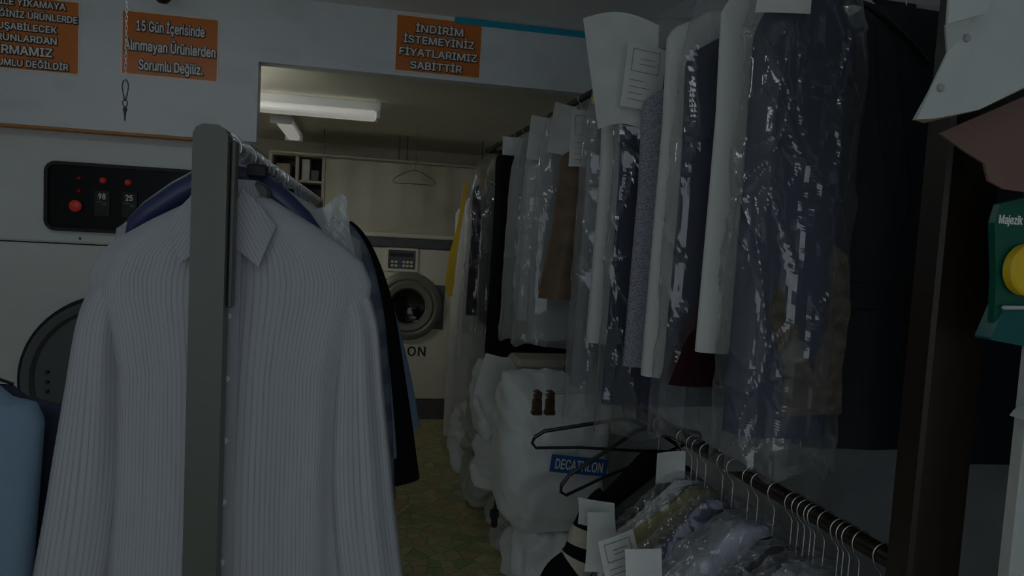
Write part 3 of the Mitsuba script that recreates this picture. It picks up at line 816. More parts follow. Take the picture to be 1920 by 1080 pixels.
# its blue plastic hanger
k = thing('blue_hanger', 'thick dark blue plastic hanger whose arms rise over the striped shirt', 'hanger')
part(k, 'hook', place(hook_mesh(0.0215, 0.055, 0.0022), RX, 1.44, RZ), WIRE, True)
hs = []
for side in (-1, 1):
    pts = np.array([[0, 0, 0.0], [0.05, 0, -0.008], [0.10, 0, -0.036], [0.15, 0, -0.072], [0.178, 0, -0.098], [0.19, 0.0, -0.118]])
    tb = tube(pts * [side * (0.92 if side < 0 else 0.84), 1, 1], [0.024, 0.024, 0.022, 0.020, 0.016, 0.006], 14)
    tb.vertices[:, 1] *= 0.9
    hs.append(tb)
part(k, 'shoulder_arm', place(hs[0], sx - 0.016, 1.462, 1.626), BLUEHANGER, 40)
part(k, 'shoulder_arm', place(hs[1], sx - 0.016, 1.462, 1.626), BLUEHANGER, 40)
part(k, 'hub', place(disc(0.021, 0.03, 0.052, -0.03, -0.016, 28, 0.006), sx - 0.016, 1.44, 1.612), DARKGREY, 40, 'dark round joint of the hanger')
part(k, 'size_tab', place(bx(0.030, 0.066, -0.022, -0.004, 0.012, 0.036, 0.004), sx - 0.016, 1.44, 1.612), MATTBLACK)
part(k, 'clip_wire', place(tube([[0.02, 0, -0.03], [0.026, 0, -0.05], [0.045, 0, -0.058], [0.064, 0, -0.05], [0.066, 0, -0.034]], 0.0025, 6), sx, 1.425, 1.61), WIRE, True)

LR = [
    dict(name='covered_shirt', label='white shirt in a milky plastic cover next behind the striped shirt', cat_='shirt', y=1.64, hw=0.225, hem=0.86, m=WHITE, cover=MILKY, seed=3, cover_top=0.02, slope=0.10, crink=0.018, cf=14, flare=0.86, cgrow=0.018),
    dict(name='plaid_shirt', label='dark grey plaid shirt whose sleeve hangs between the striped shirt and the black jacket', cat_='shirt', y=1.84, hw=0.225, hem=0.80, m=PLAID, cover=None, sleeves=dict(out=0.075, len=0.66, r1=0.05), seed=4, th=0.05),
    dict(name='light_shirt', label='pale blue shirt showing as a thin strip before the black jacket', cat_='shirt', y=1.99, hw=0.215, hem=0.86, m=LIGHTBLUE, cover=None, sleeves=dict(out=0.10, len=0.60), seed=5, th=0.03),
    dict(name='black_jacket', label='black jacket with denim blue shoulder on the left rack', cat_='jacket', y=2.16, hw=0.235, hem=0.80, m=BLACKCLOTH, cover=None, sleeves=dict(out=0.15, len=0.72, r0=0.07, r1=0.055), seed=6, th=0.06),
    dict(name='light_shirt', label='light blue shirt peeking out behind the black jacket', cat_='shirt', y=2.36, hw=0.235, hem=0.95, m=LIGHTBLUE, cover=None, sleeves=dict(out=0.175, len=0.62), seed=7, th=0.035),
]
for d in LR:
    d = dict(d)
    garment(x=RX, zs=1.605, collar=d['m'], **d)
pk = Polygon([(-0.125, -0.085), (-0.06, -0.03), (-0.02, -0.018), (0.012, 0.012), (0.024, 0.004), (0.034, -0.07), (0.060, -0.17), (0.0, -0.24), (-0.10, -0.20)])
pm = plate(pk, 0.012, 0, 0).subdivide_to_size(0.012)
pv = np.array(pm.vertices)
pm.vertices = pv + np.stack([0 * pv[:, 0], 0.014 * crinkle(pv, 8, 20.0) + 0.03 * (pv[:, 0] / 0.1) ** 2, 0 * pv[:, 0]], 1)
part('covered_shirt', 'plastic_peak', place(pm, -0.045, 1.575, 1.600), MILKY, False, 'milky plastic pulled up to a peak at the shoulder')
# denim shoulder yoke of the black jacket
V, uv = shell([(0.0, 0.065, 0.045), (-0.03, 0.10, 0.055), (-0.095, 0.235, 0.066), (-0.15, 0.252, 0.074), (-0.22, 0.262, 0.082)], 20, 60, 0.8)
part('black_jacket', 'denim_yoke', place(loft(V, False), RX, 2.16, 1.61), DENIM, True, 'denim blue shoulder yoke')
for i in range(14):
    y = 2.52 + 0.15 * i
    garment('rack_shirt', 'pale plastic covered shirt deep in the left rack row, ' + ORDINAL[i] + ' from the front', 'shirt', RX + 0.004 * (i % 3), y, 1.59, 0.205, 0.95, [WHITE, GREYCLOTH, WHITE, LIGHTBLUE][i % 4], th=0.03, cover=MILKY, group='covered shirts deep in the left rack row', seed=60 + i, nz=24, nt=36, cover_res=0.45, cgrow=0.015, cover_top=0.018)
# hooks of the hangers on the rail
hy = [1.64, 1.84, 1.99, 2.16, 2.36] + [2.52 + 0.15 * i for i in range(14)]
own = ['wire hanger of the milky covered shirt on the left rack', 'wire hanger of the plaid shirt on the left rack', 'wire hanger of the pale blue shirt before the black jacket', 'wire hanger of the black jacket on the left rack', 'wire hanger of the light blue shirt behind the black jacket']
for i, y in enumerate(hy):
    hanger('wire_hanger', own[i] if i < 5 else 'wire hanger deep on the left rack, ' + ORDINAL[i - 5] + ' of those carrying plastic covered shirts', 'hanger', RX, y, RZ, 0.0225, 0.066, WIRE, WIRE, 0.17, 0.08, 0.003, group=HOOKS if i >= 5 else None)

# ------------------------------------------------------------------ light blue garment at the lower left
k = garment('blue_shirt', 'light blue shirt hanging low at the left edge beside the striped shirt', 'shirt', -0.70, 1.40, 1.242, 0.188, 0.70, LIGHTBLUE, th=0.045, seed=91, slope=0.028, fold=0.022, flare=0.84, neck=0.12)
k = thing('low_rail', 'low metal rail at the left edge carrying the light blue shirt', 'rail')
part(k, 'rail', tube([[-0.72, 0.5, 1.32], [-0.72, 1.0, 1.32], [-0.72, 1.53, 1.32]], 0.0125, 12), RAILMETAL, True)
part(k, 'leg', bx(-0.735, -0.705, 0.49, 0.515, 0, 1.32, 0.003), POSTGREY)
part(k, 'leg', bx(-0.735, -0.705, 1.52, 1.535, 0, 1.32, 0.003), POSTGREY)
hanger('navy_hanger', 'dark navy plastic hanger over the light blue shirt at the left edge', 'hanger', -0.72, 1.40, 1.32, 0.0145, 0.045, WIRE, BLUEHANGER, 0.125, 0.02, 0.014, bottom=False)
garment('dark_garment', 'dark navy garment between the light blue shirt and the striped shirt', 'garment', -0.66, 1.50, 1.222, 0.215, 0.5, DARKNAVY, th=0.03, seed=92, slope=0.05)
hanger('wire_hanger', 'wire hanger of the dark navy garment on the low rail', 'hanger', -0.72, 1.50, 1.32, 0.0145, 0.065, WIRE, MATTBLACK, 0.12, 0.03, 0.003, bottom=False)

# ------------------------------------------------------------------ two-tier garment rack at the right
PX, PY = 0.985, 1.08
UX, UZ = 0.97, 2.17
LZ = 1.0


def lowx(y):
    return 0.972 - 0.05 * (y - 1.114)


k = thing('garment_rack', 'two-tier garment rack with dark wooden post and dark lower rail', 'garment rack')
for yy in (PY,):
    part(k, 'post', bx(PX - 0.052, PX + 0.052, yy - 0.03, yy + 0.03, 0, 2.26, 0.006), POSTWOOD)
part(k, 'upper_rail', tube([[UX, y, UZ] for y in (PY + 0.02, 3.0, 5.74)], 0.015, 14), MATTBLACK, True)
part(k, 'lower_rail', tube([[lowx(y), y, LZ] for y in (PY + 0.025, 1.8, 2.95)], 0.0185, 18), POSTWOOD, True, 'dark glossy lower rail')
part(k, 'end_bracket', bx(UX - 0.02, XR, 5.735, 5.755, UZ - 0.015, UZ + 0.015), MATTBLACK)
part(k, 'rail_bracket', cat(disc(0.034, 0.02, PX, PY + 0.028, LZ, 28)), MATTBLACK)
part(k, 'bracket', bx(0.90, XR, 2.93, 2.96, LZ - 0.02, LZ + 0.02), POSTWOOD)

UP = [
    # name, label, cat, y, xl, xr, shoulder z, hem z, material, cover, cover hem, extra
    ('dark_suit', 'dark navy suit in glossy clear plastic nearest the wooden post', 'suit', 1.38, 0.755, 0.972, 2.05, 1.17, DARKNAVY, CLEAR, 1.10, dict(th=0.045, crink=0.013, cf=20, fold=0.01, cover_res=2.2, cgrow=0.014, flare=1.0)),
    ('white_shirt', 'narrow white shirt strip beside the dark navy suit', 'shirt', 1.53, 0.752, 1.2, 2.13, 1.31, WHITE, None, None, dict(th=0.026, slope=0.05)),
    ('navy_dress', 'navy dress with a maroon lower edge between two white shirts', 'dress', 1.68, 0.745, 1.2, 2.06, 1.215, NAVY, CLEAR, 1.08, dict(th=0.03, cgrow=0.010, crink=0.014)),
    ('white_shirt', 'white shirt with long white hem before the grey tweed coat', 'shirt', 1.81, 0.748, 1.2, 2.14, 1.20, WHITE, None, None, dict(th=0.045, slope=0.05)),
    ('tweed_coat', 'grey tweed coat with a yellow paper at its shoulder', 'coat', 1.95, 0.748, 1.2, 2.0, 1.20, TWEED, None, None, dict(th=0.04)),
    ('navy_trousers', 'long navy trousers in shiny plastic under a white paper cape', 'trousers', 2.09, 0.738, 1.2, 2.03, 1.06, NAVY, CLEAR, 0.97, dict(th=0.03, cgrow=0.010, crink=0.014)),
    ('white_blouse', 'long white blouse left of the navy trousers', 'blouse', 2.25, 0.732, 1.2, 2.06, 1.22, WHITE, None, None, dict(th=0.045)),
    ('pale_trousers', 'pale grey trousers hanging long in a loose plastic cover', 'trousers', 2.42, 0.742, 1.2, 2.0, 1.04, GREYCLOTH, HAZE, 0.93, dict(th=0.035, crink=0.014, cgrow=0.012)),
    ('brown_jacket', 'brown quilted jacket in the middle of the upper row', 'jacket', 2.76, 0.745, 1.2, 1.96, 1.31, BROWN, None, None, dict(th=0.06, flare=1.24)),
    ('grey_blazer', 'grey blazer in milky plastic just behind the brown jacket', 'blazer', 2.98, 0.725, 1.2, 1.97, 1.25, GREYCLOTH, MILKY, 1.12, dict(th=0.035)),
    ('grey_shirt', 'pale grey shirt in milky plastic between the black coat and the grey blazer', 'shirt', 3.28, 0.735, 1.2, 1.95, 1.16, WHITE, MILKY, 1.05, dict(th=0.04)),
    ('silver_blouse', 'silver grey blouse in creased plastic right before the black coat', 'blouse', 3.52, 0.725, 1.2, 1.95, 1.15, GREYCLOTH, MILKY, 1.04, dict(th=0.035)),
    ('black_coat', 'long black coat reaching down to the white bags', 'coat', 3.86, 0.695, 1.2, 2.06, 0.875, BLACKCLOTH, None, None, dict(th=0.075)),
    ('cream_shirt', 'cream shirt showing as a thin strip behind the black coat', 'shirt', 4.2, 0.775, 1.2, 1.95, 1.05, CREAM, None, None, dict(th=0.03)),
    ('green_jacket', 'dark grey-green jacket in shiny plastic at the far end of the upper row', 'jacket', 4.42, 0.748, 1.2, 1.93, 1.0, GREYGREEN, CLEAR, 0.93, dict(th=0.045, crink=0.02)),
    ('black_dress', 'black dress under a beige paper bag at the far end of the upper row', 'dress', 4.66, 0.706, 1.2, 1.93, 1.02, BLACKCLOTH, CLEAR, 0.9, dict(th=0.045, crink=0.02)),
    ('white_coat', 'white coat with a paper tag beside the black dress', 'coat', 4.95, 0.70, 1.2, 1.86, 0.7, WHITE, None, None, dict(th=0.04)),
    ('white_gown', 'long white gown reaching the floor at the far end of the row', 'gown', 5.32, 0.69, 1.2, 1.80, 0.06, WHITE, None, None, dict(th=0.07, fold=0.035)),
]
for i, (nm, lb, ct, y, xl, xr, zs, hem, m, cov, ch, ex) in enumerate(UP):
    hw = (xr - xl) / 2
    garment(nm, lb, ct, (xl + xr) / 2, y, zs, hw, hem, m, cover=cov, cover_hem=ch, seed=200 + 7 * i, collar=None, **{**(dict(flare=1.02, cover_top=0.17, slope=0.06, neck=hw * 0.55, square=True) if i < 8 else dict(flare=1.02, cover_top=0.10, slope=0.10, square=True, cgrow=0.012)), **ex})
for i, u in enumerate(UP):
    hx_ = UX
    dropz = UZ - (u[6] + 0.0)
    nm = u[0].replace('_', ' ')
    hanger('coat_hanger', {'white_shirt': 'hanger of the white shirt ' + ('beside the dark navy suit' if i == 1 else 'before the grey tweed coat')}.get(u[0], 'hanger holding the ' + nm + ' on the upper rail'), 'hanger', hx_, u[3], UZ, 0.017, max(0.05, dropz), BLACK if i in (3, 17) else WIRE, BLACK, 0.18, 0.1, 0.007, bottom=False)
# maroon lower panel of the navy dress, taupe lining in the suit bag, trousers beside the post
V, uv = shell([(0.0, 0.020, 0.036), (-0.08, 0.05, 0.044), (-0.19, 0.075, 0.047)], 14, 40, 0.8, 0.004, 3)
part('navy_dress', 'lower_panel', place(loft(V), 0.812, 1.672, 1.40), MAROON, True, 'maroon lower side panel')
fl = Polygon([(0.925, 1.56), (0.955, 1.54), (0.97, 1.44), (0.962, 1.30), (0.972, 1.225), (0.842, 1.222), (0.845, 1.30), (0.80, 1.42), (0.812, 1.47), (0.855, 1.40), (0.895, 1.30), (0.93, 1.40)]).buffer(0.006).buffer(-0.003)
fm = plate(fl, 0.03, 0, 1.315)
fm = fm.subdivide_to_size(0.02)
fm.vertices[:, 1] += -0.006 * (meshkit.fbm(np.array(fm.vertices) * 28, 3) - 0.5) * 2
part('dark_suit', 'fleece_lining', fm, FLEECE, False, 'taupe brown fleece showing under the plastic')
garment('dark_jacket', 'wide black jacket with a pocket flap between the glossy navy suit and the wooden post', 'jacket', 1.15, 1.46, 2.08, 0.185, 1.12, JACKET, th=0.04, seed=501, slope=0.05, flare=1.0, fold=0.012, neck=0.1)
part('dark_jacket', 'pocket_flap', bx(1.015, 1.125, 1.405, 1.411, 1.43, 1.485, 0.002), JACKET)
part('dark_jacket', 'lapel', plate(Polygon([(1.05, 2.02), (1.085, 2.02), (1.165, 1.66), (1.15, 1.62), (1.075, 1.80)]), 0.005, 0, 1.408), JACKET)
garment('dark_coat', 'black coat hanging to the right of the wooden post under the folded white panel', 'coat', 1.205, 1.24, 2.08, 0.14, 1.155, JACKET, th=0.035, seed=503, slope=0.05, flare=1.0, fold=0.012, neck=0.08)
hanger('coat_hanger', 'hanger of the black coat to the right of the wooden post', 'hanger', 1.15, 1.24, UZ, 0.017, 0.09, WIRE, BLACK, 0.1, 0.05, 0.006, bottom=False)
hanger('coat_hanger', 'hanger holding the wide black jacket with the pocket flap', 'hanger', 1.15, 1.46, UZ, 0.017, 0.09, WIRE, BLACK, 0.12, 0.05, 0.006, bottom=False)
part('garment_rack', 'arm_bracket', bx(UX - 0.01, XR, 1.69, 1.71, UZ - 0.012, UZ + 0.012), MATTBLACK)
part('garment_rack', 'rail_arm', tube([[1.15, 1.1, UZ], [1.15, 1.5, UZ], [1.15, 1.7, UZ]], 0.012, 10), MATTBLACK, True)

# paper slips and covers on the upper row
tag('black_coat', 0.755, 3.74, 1.987, 0.10, 0.092, PAPER, 6)
tag('grey_shirt', 0.774, 3.20, 1.965, 0.123, 0.188, PAPER, 8, 3)
tag('grey_blazer', 0.78, 2.90, 1.97, 0.098, 0.197, PAPER, 8, 6)
tag('brown_jacket', 0.797, 2.62, 1.904, 0.115, 0.201, PAPER, 8, -2, form=True)
tag('navy_trousers', 0.765, 1.99, 2.0, 0.12, 0.175, PAPER, 5, 4, form=True)
tag('tweed_coat', 0.814, 1.885, 1.845, 0.058, 0.173, YELLOWPAPER, 8, 5, 'yellow_paper', label='yellow paper slip')
tag('dark_suit', 0.765, 1.30, 2.04, 0.12, 0.10, PAPER, 8, -6)
tag('white_coat', 0.742, 4.78, 1.768, 0.068, 0.224, PAPER, 8)
tag('black_dress', 0.786, 4.56, 1.847, 0.112, 0.165, BEIGEBAG, 8, 0, 'paper_bag', label='beige paper bag')
tag('pale_trousers', 0.763, 2.36, 2.025, 0.05, 0.09, YELLOWPAPER, 6, 8, 'yellow_paper', label='yellow paper slip')
# white paper cape pushed up over the cream blouse
n = 14
u, v = np.meshgrid(np.linspace(0, 1, n), np.linspace(0, 1, n), indexing='ij')
Xc = 0.592 + 0.06 * v + (0.225 - 0.05 * v) * u
Zc = 2.145 + 0.042 * np.sin(u * 2.6 + 0.2) - (0.30 + 0.02 * u) * v
Yc = 2.04 + 0.05 * np.sin(u * 3) * 0.3 - 0.01 * v
P = np.stack([Xc, Yc, Zc], -1).reshape(-1, 3)
q = np.array([[i * n + j, i * n + j + 1, (i + 1) * n + j + 1, (i + 1) * n + j] for i in range(n - 1) for j in range(n - 1)])
m = trimesh.Trimesh(np.vstack([P, P + [0, 0.0015, 0]]), np.vstack([q[:, [0, 1, 2]], q[:, [0, 2, 3]], q[:, [2, 1, 0]] + len(P), q[:, [3, 2, 0]] + len(P)]), process=False)
part('navy_trousers', 'paper_cape', m, PAPER, True, 'white paper cape standing up over the shoulder')
# yellow tape hanging at the far end
m = plate(Polygon([(0, 0), (0.035, 0.01), (0.055, 0.3), (0.075, 0.52), (0.11, 0.80), (0.085, 0.82), (0.045, 0.5), (0.0, 0.3), (-0.02, 0.1)]), 0.006, 0.665, 5.2, 1.08)
part('white_gown', 'yellow_sash', place(m, -0.022, -0.02, 0), YELLOW, False, 'long yellow sash')

# ------------------------------------------------------------------ lower row at the right
HK = [2.08, 1.933, 1.874, 1.844, 1.798, 1.712, 1.664, 1.595, 1.555, 1.49, 1.425, 1.403, 1.381, 1.361, 1.347, 1.317, 1.275, 1.26, 1.242, 1.215, 1.157]
LOW = [
    ('black_jacket', 'black jacket with white sleeve stripes at the far end of the lower rail', 'jacket', BLACKCLOTH, None, 0.035),
    ('lower_coat', 'dark grey coat with a white slip at its neck on the lower rail', 'coat', MATTBLACK, None, 0.03),
    ('lower_blouse', 'grey-white blouse in plastic on the lower rail before the olive yellow one', 'blouse', WHITE, CLEAR, 0.02),
    None,
    ('lower_blouse', 'olive yellow blouse in plastic on the lower rail', 'blouse', OLIVE, CLEAR, 0.02),
    ('lower_skirt', 'lilac printed skirt in plastic on the lower rail', 'skirt', PATTERN, CLEAR, 0.035),
    None,
    ('lower_dress', 'grey dress in clear plastic between the printed skirt and the pale blue shirt', 'dress', GREYCLOTH, HAZE, 0.03),
    ('lower_shirt', 'pale blue-white shirt in plastic low in the lower row', 'shirt', PALEBLUE, CLEAR, 0.04),
    None,
    ('lower_coat', 'black coat in clear plastic under the middle of the lower rail', 'coat', BLACKCLOTH, CLEAR, 0.03),
    None,
    None,
    ('lower_skirt', 'lilac-white skirt in clear plastic before the near black coat', 'skirt', PATTERN, CLEAR, 0.03),
    None,
    ('lower_shirt', 'grey shirt in hazy plastic under the near hooks of the lower rail', 'shirt', GREYCLOTH, HAZE, 0.025),
    None,
    ('lower_coat', 'black coat in clear plastic under the nearest hooks of the lower rail', 'coat', BLACKCLOTH, CLEAR, 0.025),
    None,
    ('lower_blouse', 'cream blouse in plastic nearest the wooden post on the lower rail', 'blouse', CREAM, CLEAR, 0.02),
    None,
]
lowkeys = {}
for i, (y, L) in enumerate(zip(HK, LOW)):
    x = lowx(y)
    hanger('lower_hanger', 'wire hanger hooked over the dark lower rail, ' + ORDINAL[20 - i] + ' from the wooden post', 'hanger', x, y, LZ, 0.0195, 0.112, WIRE, DARKWIRE, 0.13, 0.10, 0.0025, bottom=False, rot=[-4, 3, -2, 5][i % 4], group='wire hangers on the lower rail')
    if L:
        lowkeys[i] = garment(L[0], L[1], L[2], x - 0.01, y, LZ - 0.085 - (0.0 if i < 2 else 0.02), 0.19 if i == 0 else 0.205 + 0.015 * (i % 3), 0.25, L[3], th=L[5], cover=L[4], cover_hem=0.2, seed=300 + 3 * i, fold=0.01, rot=[-4, 3, -2, 5][i % 4],
                             crink=0.02, cf=22, cgrow=0.012, cover_res=1.7, cover_top=0.02, sleeves=dict(out=0.13, len=0.4, r0=0.055, r1=0.045) if i == 0 else None, slope=0.16 if i == 0 else [0.15, 0.13, 0.17][i % 3], neck=0.035)
# sleeve stripes of the black jacket and the paper slips
JX0, JT = 0.19 - 0.045, -0.16 + 0.015
for j, (s0, s1) in enumerate(((0.33, 0.40), (0.46, 0.56))):
    path = np.array([(-JX0, 0, JT + 0.01), (-(JX0 + 0.03), 0, JT - 0.05), (-(JX0 + 0.045 + 0.13 * 0.25), 0, JT - 0.2), (-(JX0 + 0.05 + 0.13 * 0.6), 0, JT - 0.24), (-(JX0 + 0.05 + 0.13), 0, JT - 0.4)])
    from scipy.interpolate import PchipInterpolator as PC
    kk = np.linspace(0, 1, 5)
    ss = np.linspace(s0, s1, 5)
    rr = PC(kk, [0.0275, 0.0468, 0.055, 0.05, 0.045])(ss)
    V, _ = limb(np.stack([PC(kk, path[:, q])(ss) for q in range(3)], 1), rr + 0.004, rr * 0.55 + 0.007, 8, 30, 0.0)
    part(lowkeys[0], 'sleeve_stripe', place(loft(V, False), lowx(2.08) - 0.01, 2.08, LZ - 0.085, -4), CREAM, True, 'pale sleeve stripe')
tag(lowkeys[1], 0.882, 1.90, 0.925, 0.089, 0.088, PAPER, 4, -2)
tag(lowkeys[2], 0.650, 1.83, 0.825, 0.104, 0.07, PAPER, 10, 14, yaw2=-30)
tag(lowkeys[4], 0.640, 1.74, 0.785, 0.082, 0.145, PAPER, 8, 4, yaw2=-14)
tag(lowkeys[7], 0.640, 1.60, 0.80, 0.098, 0.12, PAPER, 8, -12, form=True, yaw2=-14)
tag(lowkeys[8], 0.652, 1.49, 0.80, 0.09, 0.14, PAPER, 8, 4, yaw2=-14)


# empty black hangers and the clip hanger at the far end of the lower rail
def black_hanger(label, x, y, z, rot, tilt):
    k = thing('black_hanger', label, 'hanger')
    fr = cat(tube([[-0.3, 0, -0.10], [-0.27, 0, -0.075], [-0.12, 0, -0.03], [-0.02, 0, 0], [0.02, 0, 0], [0.12, 0, -0.03], [0.2, 0, -0.07]], 0.0065, 8),
             tube([[-0.3, 0, -0.10], [-0.305, 0, -0.12], [-0.29, 0, -0.135], [-0.15, 0, -0.115], [0.05, 0, -0.10], [0.2, 0, -0.085], [0.2, 0, -0.07]], 0.005, 8))
    R = trimesh.transformations.rotation_matrix(math.radians(tilt), (0, 1, 0))
    fr.apply_transform(R)
    part(k, 'frame', place(fr, x, y, z - 0.05, rot), BLACK, 40)
    part(k, 'hook', place(hook_mesh(0.0195, 0.05, 0.002), x, y, z), BLACK, True)


black_hanger('empty black plastic hanger pointing at the white bag, the higher of two', lowx(2.32), 2.32, LZ, -6, 6)
black_hanger('empty black plastic hanger lower and nearer, under the other empty hanger', lowx(2.2), 2.2, LZ, 6, -14)
k = thing('clip_hanger', 'clip hanger with two brown clips before the white bag', 'hanger')
part(k, 'bar', tube([[0.66, 2.62, 0.97], [0.8, 2.62, 0.975], [1.15, 2.62, 0.98]], 0.0035, 8), WIRE, True)
part(k, 'hook', place(hook_mesh(0.0195, 0.03, 0.0018), lowx(2.62), 2.62, LZ), WIRE, True)
for x, z in ((0.675, 0.955), (0.724, 0.955)):
    c = part(k, 'clip', cat(bx(x - 0.016, x + 0.016, 2.603, 2.637, z - 0.055, z - 0.005, 0.005), bx(x - 0.020, x + 0.020, 2.607, 2.633, z - 0.065, z - 0.045, 0.004), bx(x - 0.012, x + 0.012, 2.597, 2.643, z - 0.005, z + 0.025, 0.004)), paint('brown_clip', S(62, 44, 34), 0.3) if 'mat_brown_clip' not in scene else 'mat_brown_clip', False, 'brown clip')


# ------------------------------------------------------------------ white bags on the floor under the row
def bag(name, label, x, y, z0, w, d, h, m, seed, crink=0.03, lean=0.0, knot=False, group=None, boxy=False):
    k = thing(name, label, 'bag', group)
    nz, nt = 80, 130
    prof = [(h, w * 0.20, d * 0.10), (h * 0.97, w * 0.36, d * 0.2), (h * 0.88, w * 0.45, d * 0.40), (h * 0.65, w * 0.5, d * 0.5), (h * 0.35, w * 0.52, d * 0.52), (h * 0.12, w * 0.5, d * 0.5), (0.012, w * 0.44, d * 0.44), (0.0, w * 0.40, d * 0.40)]
    if boxy:
        prof = [(h, w * 0.40, d * 0.06), (h * 0.985, w * 0.46, d * 0.14), (h * 0.90, w * 0.485, d * 0.36), (h * 0.6, w * 0.5, d * 0.48), (h * 0.3, w * 0.49, d * 0.5), (h * 0.12, w * 0.45, d * 0.48), (0.03, w * 0.38, d * 0.42), (0.0, w * 0.32, d * 0.36)]
    V, _ = shell(prof, nz, nt, 0.5 if boxy else 0.72, 0.02, seed)
    C = (V - [0, 0, h / 2]).reshape(-1, 3)
    V = V + (C / (np.linalg.norm(C, axis=1, keepdims=True) + 1e-9) * (crink * 1.3 * crease(C + seed, seed + 3))[:, None]).reshape(V.shape)
    V[..., 2] = np.maximum(V[..., 2] + 0.02 * fold_noise(V[..., 0] * 12, V[..., 2], seed) * (V[..., 2] > 0.05), 0.0)
    V[..., 0] += lean * V[..., 2]
    part(k, 'body', place(loft(V, True, True), x, y, z0), m, 22)
    if knot:
        V, _ = shell([(0.09, 0.05, 0.03), (0.05, 0.03, 0.02), (0.0, 0.018, 0.016), (-0.04, 0.05, 0.04)], 16, 28, 0.8, 0.01, seed + 1, crink=0.008, cf=20)
        part(k, 'knot', place(loft(V), x + lean * h, y, z0 + h - 0.01), m, 30)
    return k


BG = 'white bags heaped under the lower rail'
dk = bag('shopping_bag', 'big white shopping bag with a blue printed label on the heap', 0.865, 3.12, 0.29, 0.48, 0.40, 0.67, BAGWHITE, 1, 0.014, boxy=True)
lab = thing  # noqa
pl = plate(Polygon([(0, 0), (0.245, 0), (0.245, 0.072), (0, 0.072)]), 0.002)
g = meshkit.text_mesh('DECATHLON', 0.04, 0.0012, True)
g.apply_scale((0.205 / g.extents[0], 1, 1))
v = g.vertices.copy()
g.vertices = np.stack([v[:, 0] - v[:, 0].min() + 0.02, -0.001 - v[:, 2], v[:, 1] + 0.016], 1)
R = trimesh.transformations.rotation_matrix(math.radians(6), (0, 1, 0))
for M, mm, nm in ((pl, LABELBLUE, 'printed_label'), (g, LETTER, 'lettering')):
    M.apply_transform(R)
    part(dk, nm, place(M, 0.808, 2.872, 0.592, 0), mm, False, 'blue printed label' if nm == 'printed_label' else 'white capitals on the blue label')
bag('laundry_bag', 'white plastic bag on the floor at the bottom of the heap under the blue-labelled bag', 0.92, 3.14, 0.0, 0.40, 0.42, 0.32, BAGWHITE, 2)
bag('laundry_bag', 'white bag with a printed slip on top of the heap behind the blue-labelled bag', 0.83, 3.62, 0.50, 0.46, 0.36, 0.42, BAGWHITE, 3, 0.022, boxy=True)
tag('laundry_bag_001', 0.745, 3.42, 0.80, 0.10, 0.15, PAPER, -6, 0, form=True)
tag('laundry_bag_001', 0.660, 3.42, 0.87, 0.14, 0.20, PAPER, 10, 14)
bag('laundry_bag', 'crumpled white bag in the middle of the heap, at the aisle side', 0.86, 3.62, 0.27, 0.46, 0.38, 0.30, BAGWHITE, 4, 0.04)
bag('laundry_bag', 'crumpled grey bag low in the heap beside the floor tiles', 0.93, 3.58, 0.0, 0.42, 0.4, 0.28, BAGGREY, 5, 0.04)
bag('laundry_bag', 'beige crumpled bag farther back under the black coat', 0.86, 4.1, 0.30, 0.40, 0.4, 0.42, BAGGREY, 6, 0.04)
bag('laundry_bag', 'grey bag on the floor farther back beside the white gown', 0.90, 4.15, 0.0, 0.46, 0.44, 0.31, BAGGREY, 7, 0.04)
bag('laundry_bag', 'small white bag at the foot of the white gown', 0.86, 4.75, 0.0, 0.40, 0.4, 0.42, BAGWHITE, 8, 0.04)
single('folded_cover', 'cream folded cover lying on the heap under the black coat', 'cover', place(bx(-0.2, 0.2, -0.12, 0.12, 0, 0.05, 0.02), 0.98, 3.58, 0.895), CREAM)
k = thing('black_strap', 'black strap with a plastic buckle hanging on the heap of bags', 'strap')
part(k, 'strap', tube([[0.70, 3.32, 0.44], [0.69, 3.30, 0.36], [0.675, 3.29, 0.28]], 0.008, 6), MATTBLACK, True)
part(k, 'buckle', cat(bx(0.655, 0.695, 3.275, 3.30, 0.235, 0.28, 0.006), bx(0.662, 0.690, 3.272, 3.297, 0.195, 0.238, 0.006)), BLACK)

# ------------------------------------------------------------------ things near at the right edge
k = thing('white_cabinet', 'white board edge at the lower right corner', 'cabinet')
part(k, 'side_panel', bx(1.018, 1.34, 0.94, 0.965, 0.0, 1.44, 0.003), WHITEPANEL)
part(k, 'shelf_lip', plate(Polygon([(0, 0), (0.10, 0.0), (0.10, 0.016), (0.016, 0.016), (0.006, 0.008)]), 0.03, 0.99, 0.915, 1.314), WHITEPANEL)
k = thing('tape_dispenser', 'green tape dispenser with a yellow roll beside the wooden post', 'tape dispenser')
DX = 1.0
gp = Polygon([(-0.05, -0.10), (0.12, -0.10), (0.12, 0.135), (0.06, 0.120), (-0.01, 0.100), (-0.062, 0.086), (-0.068, 0.06), (-0.056, -0.02)])
part(k, 'body', plate(gp.buffer(0.004), 0.012, DX, 0.945, 1.545), GREEN)
tm = meshkit.text_mesh('Majezik', 0.0125, 0.001, True)
tm.apply_scale((0.68, 1, 1))
v = tm.vertices.copy()
tm.vertices = np.stack([v[:, 0] - v[:, 0].min() + DX - 0.066, 0.9445 - v[:, 2], v[:, 1] + 1.605], 1)
part(k, 'lettering', tm, LETTER, False, 'pale lettering')
part(k, 'tape_roll', lathe_y([[0.020, -0.014], [0.036, -0.014], [0.039, -0.010], [0.039, 0.004], [0.020, 0.004]], DX - 0.016, 0.936, 1.538, 44), YELLOW, 30, 'yellow tape roll')
part(k, 'roll_core', lathe_y([[0.012, -0.018], [0.019, -0.018], [0.0205, -0.012], [0.0205, 0.004], [0.012, 0.004]], DX - 0.016, 0.936, 1.538, 36), WHITEPANEL, 30)
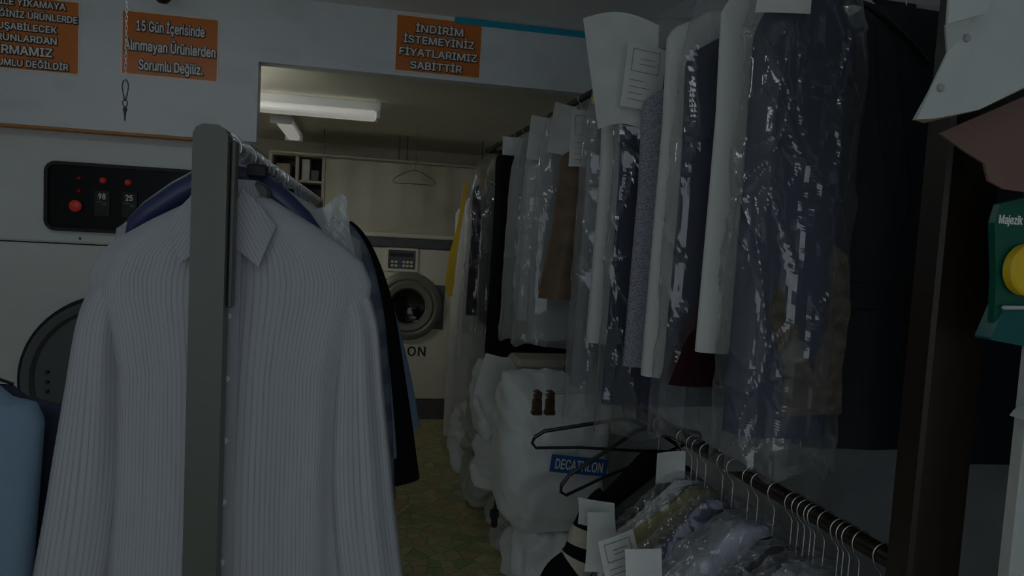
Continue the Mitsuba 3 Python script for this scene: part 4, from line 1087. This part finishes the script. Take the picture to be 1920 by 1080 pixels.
part(k, 'cutter_strip', tube([[DX - 0.052, 0.935, 1.480], [DX + 0.01, 0.935, 1.482], [1.12, 0.935, 1.484]], 0.0032, 8), WHITEPANEL, True)
part(k, 'tray', plate(Polygon([(-0.042, 0.035), (0.1, 0.035), (0.1, -0.018), (0.0, -0.020), (-0.060, -0.012)]).buffer(0.003), 0.03, DX, 0.94, 1.445), TEAL, False, 'teal lower tray')
part(k, 'back_plate', bx(DX + 0.0, 1.33, 0.9575, 0.975, 1.46, 1.70, 0.003), MATTBLACK)

k = thing('studded_panel', 'folded white panel with two grey studs at the upper right corner', 'panel')
Y0 = 0.85
fp = Polygon([(0.697, 1.724), (0.727, 1.728), (0.792, 1.745), (0.862, 1.782), (1.1, 1.93), (1.1, 2.3), (0.90, 2.3), (0.785, 1.90)])
part(k, 'front_sheet', plate(fp, 0.004, 0, Y0), WHITEPANEL)
bp = Polygon([(0.697, 1.724), (0.727, 1.728), (0.93, 2.2), (0.895, 2.2)])
part(k, 'border_strip', plate(bp, 0.0035, 0, Y0 - 0.0042), WHITEPANEL)
fl = Polygon([(0.702, 1.985), (0.707, 1.838), (0.762, 1.858), (0.77, 1.89), (0.80, 1.985)])
part(k, 'flap', plate(fl, 0.004, 0, Y0 - 0.03), WHITEPANEL)
part(k, 'flap_fold', trimesh.Trimesh([[0.707, Y0 - 0.027, 1.838], [0.742, Y0 - 0.027, 1.850], [0.739, Y0 + 0.002, 1.810], [0.707, Y0 - 0.024, 1.838], [0.742, Y0 - 0.024, 1.850], [0.739, Y0 + 0.005, 1.810]], [[0, 1, 2], [3, 5, 4], [0, 2, 5], [0, 5, 3], [1, 4, 5], [1, 5, 2]], process=False), WHITEPANEL)
for (x, z) in ((0.7585, 1.8325), (0.7265, 1.7665)):
    part(k, 'stud', lathe_y([[0, -0.004], [0.0042, -0.0036], [0.0052, -0.002], [0.0055, 0.0], [0, 0.0]], x, Y0 - 0.0044, z, 20), STUD, 40, 'grey round stud')
un = trimesh.Trimesh([[0.697, Y0, 1.7235], [0.792, Y0, 1.7445], [1.1, Y0, 1.9295], [0.77, Y0 + 0.07, 1.735], [1.13, Y0 + 0.07, 1.90]], [[0, 3, 1], [1, 3, 4], [1, 4, 2]], process=False)
un = cat(un, place(un, 0, 0, 0.003))
part(k, 'underside', un, UNDERSIDE, False, 'brownish underside')
pk = Polygon([(0.79, 1.722), (0.835, 1.700), (0.868, 1.686), (0.878, 1.662), (0.905, 1.652), (1.15, 1.64), (1.15, 1.89)])
part(k, 'brown_panel', plate(pk, 0.004, 0.0, Y0 + 0.062), BROWNPANEL, False, 'pinkish brown inner panel with a curved corner')
part(k, 'ceiling_bracket', cat(bx(1.0, 1.08, Y0 + 0.005, Y0 + 0.03, 2.25, CZ)), DARKGREY)
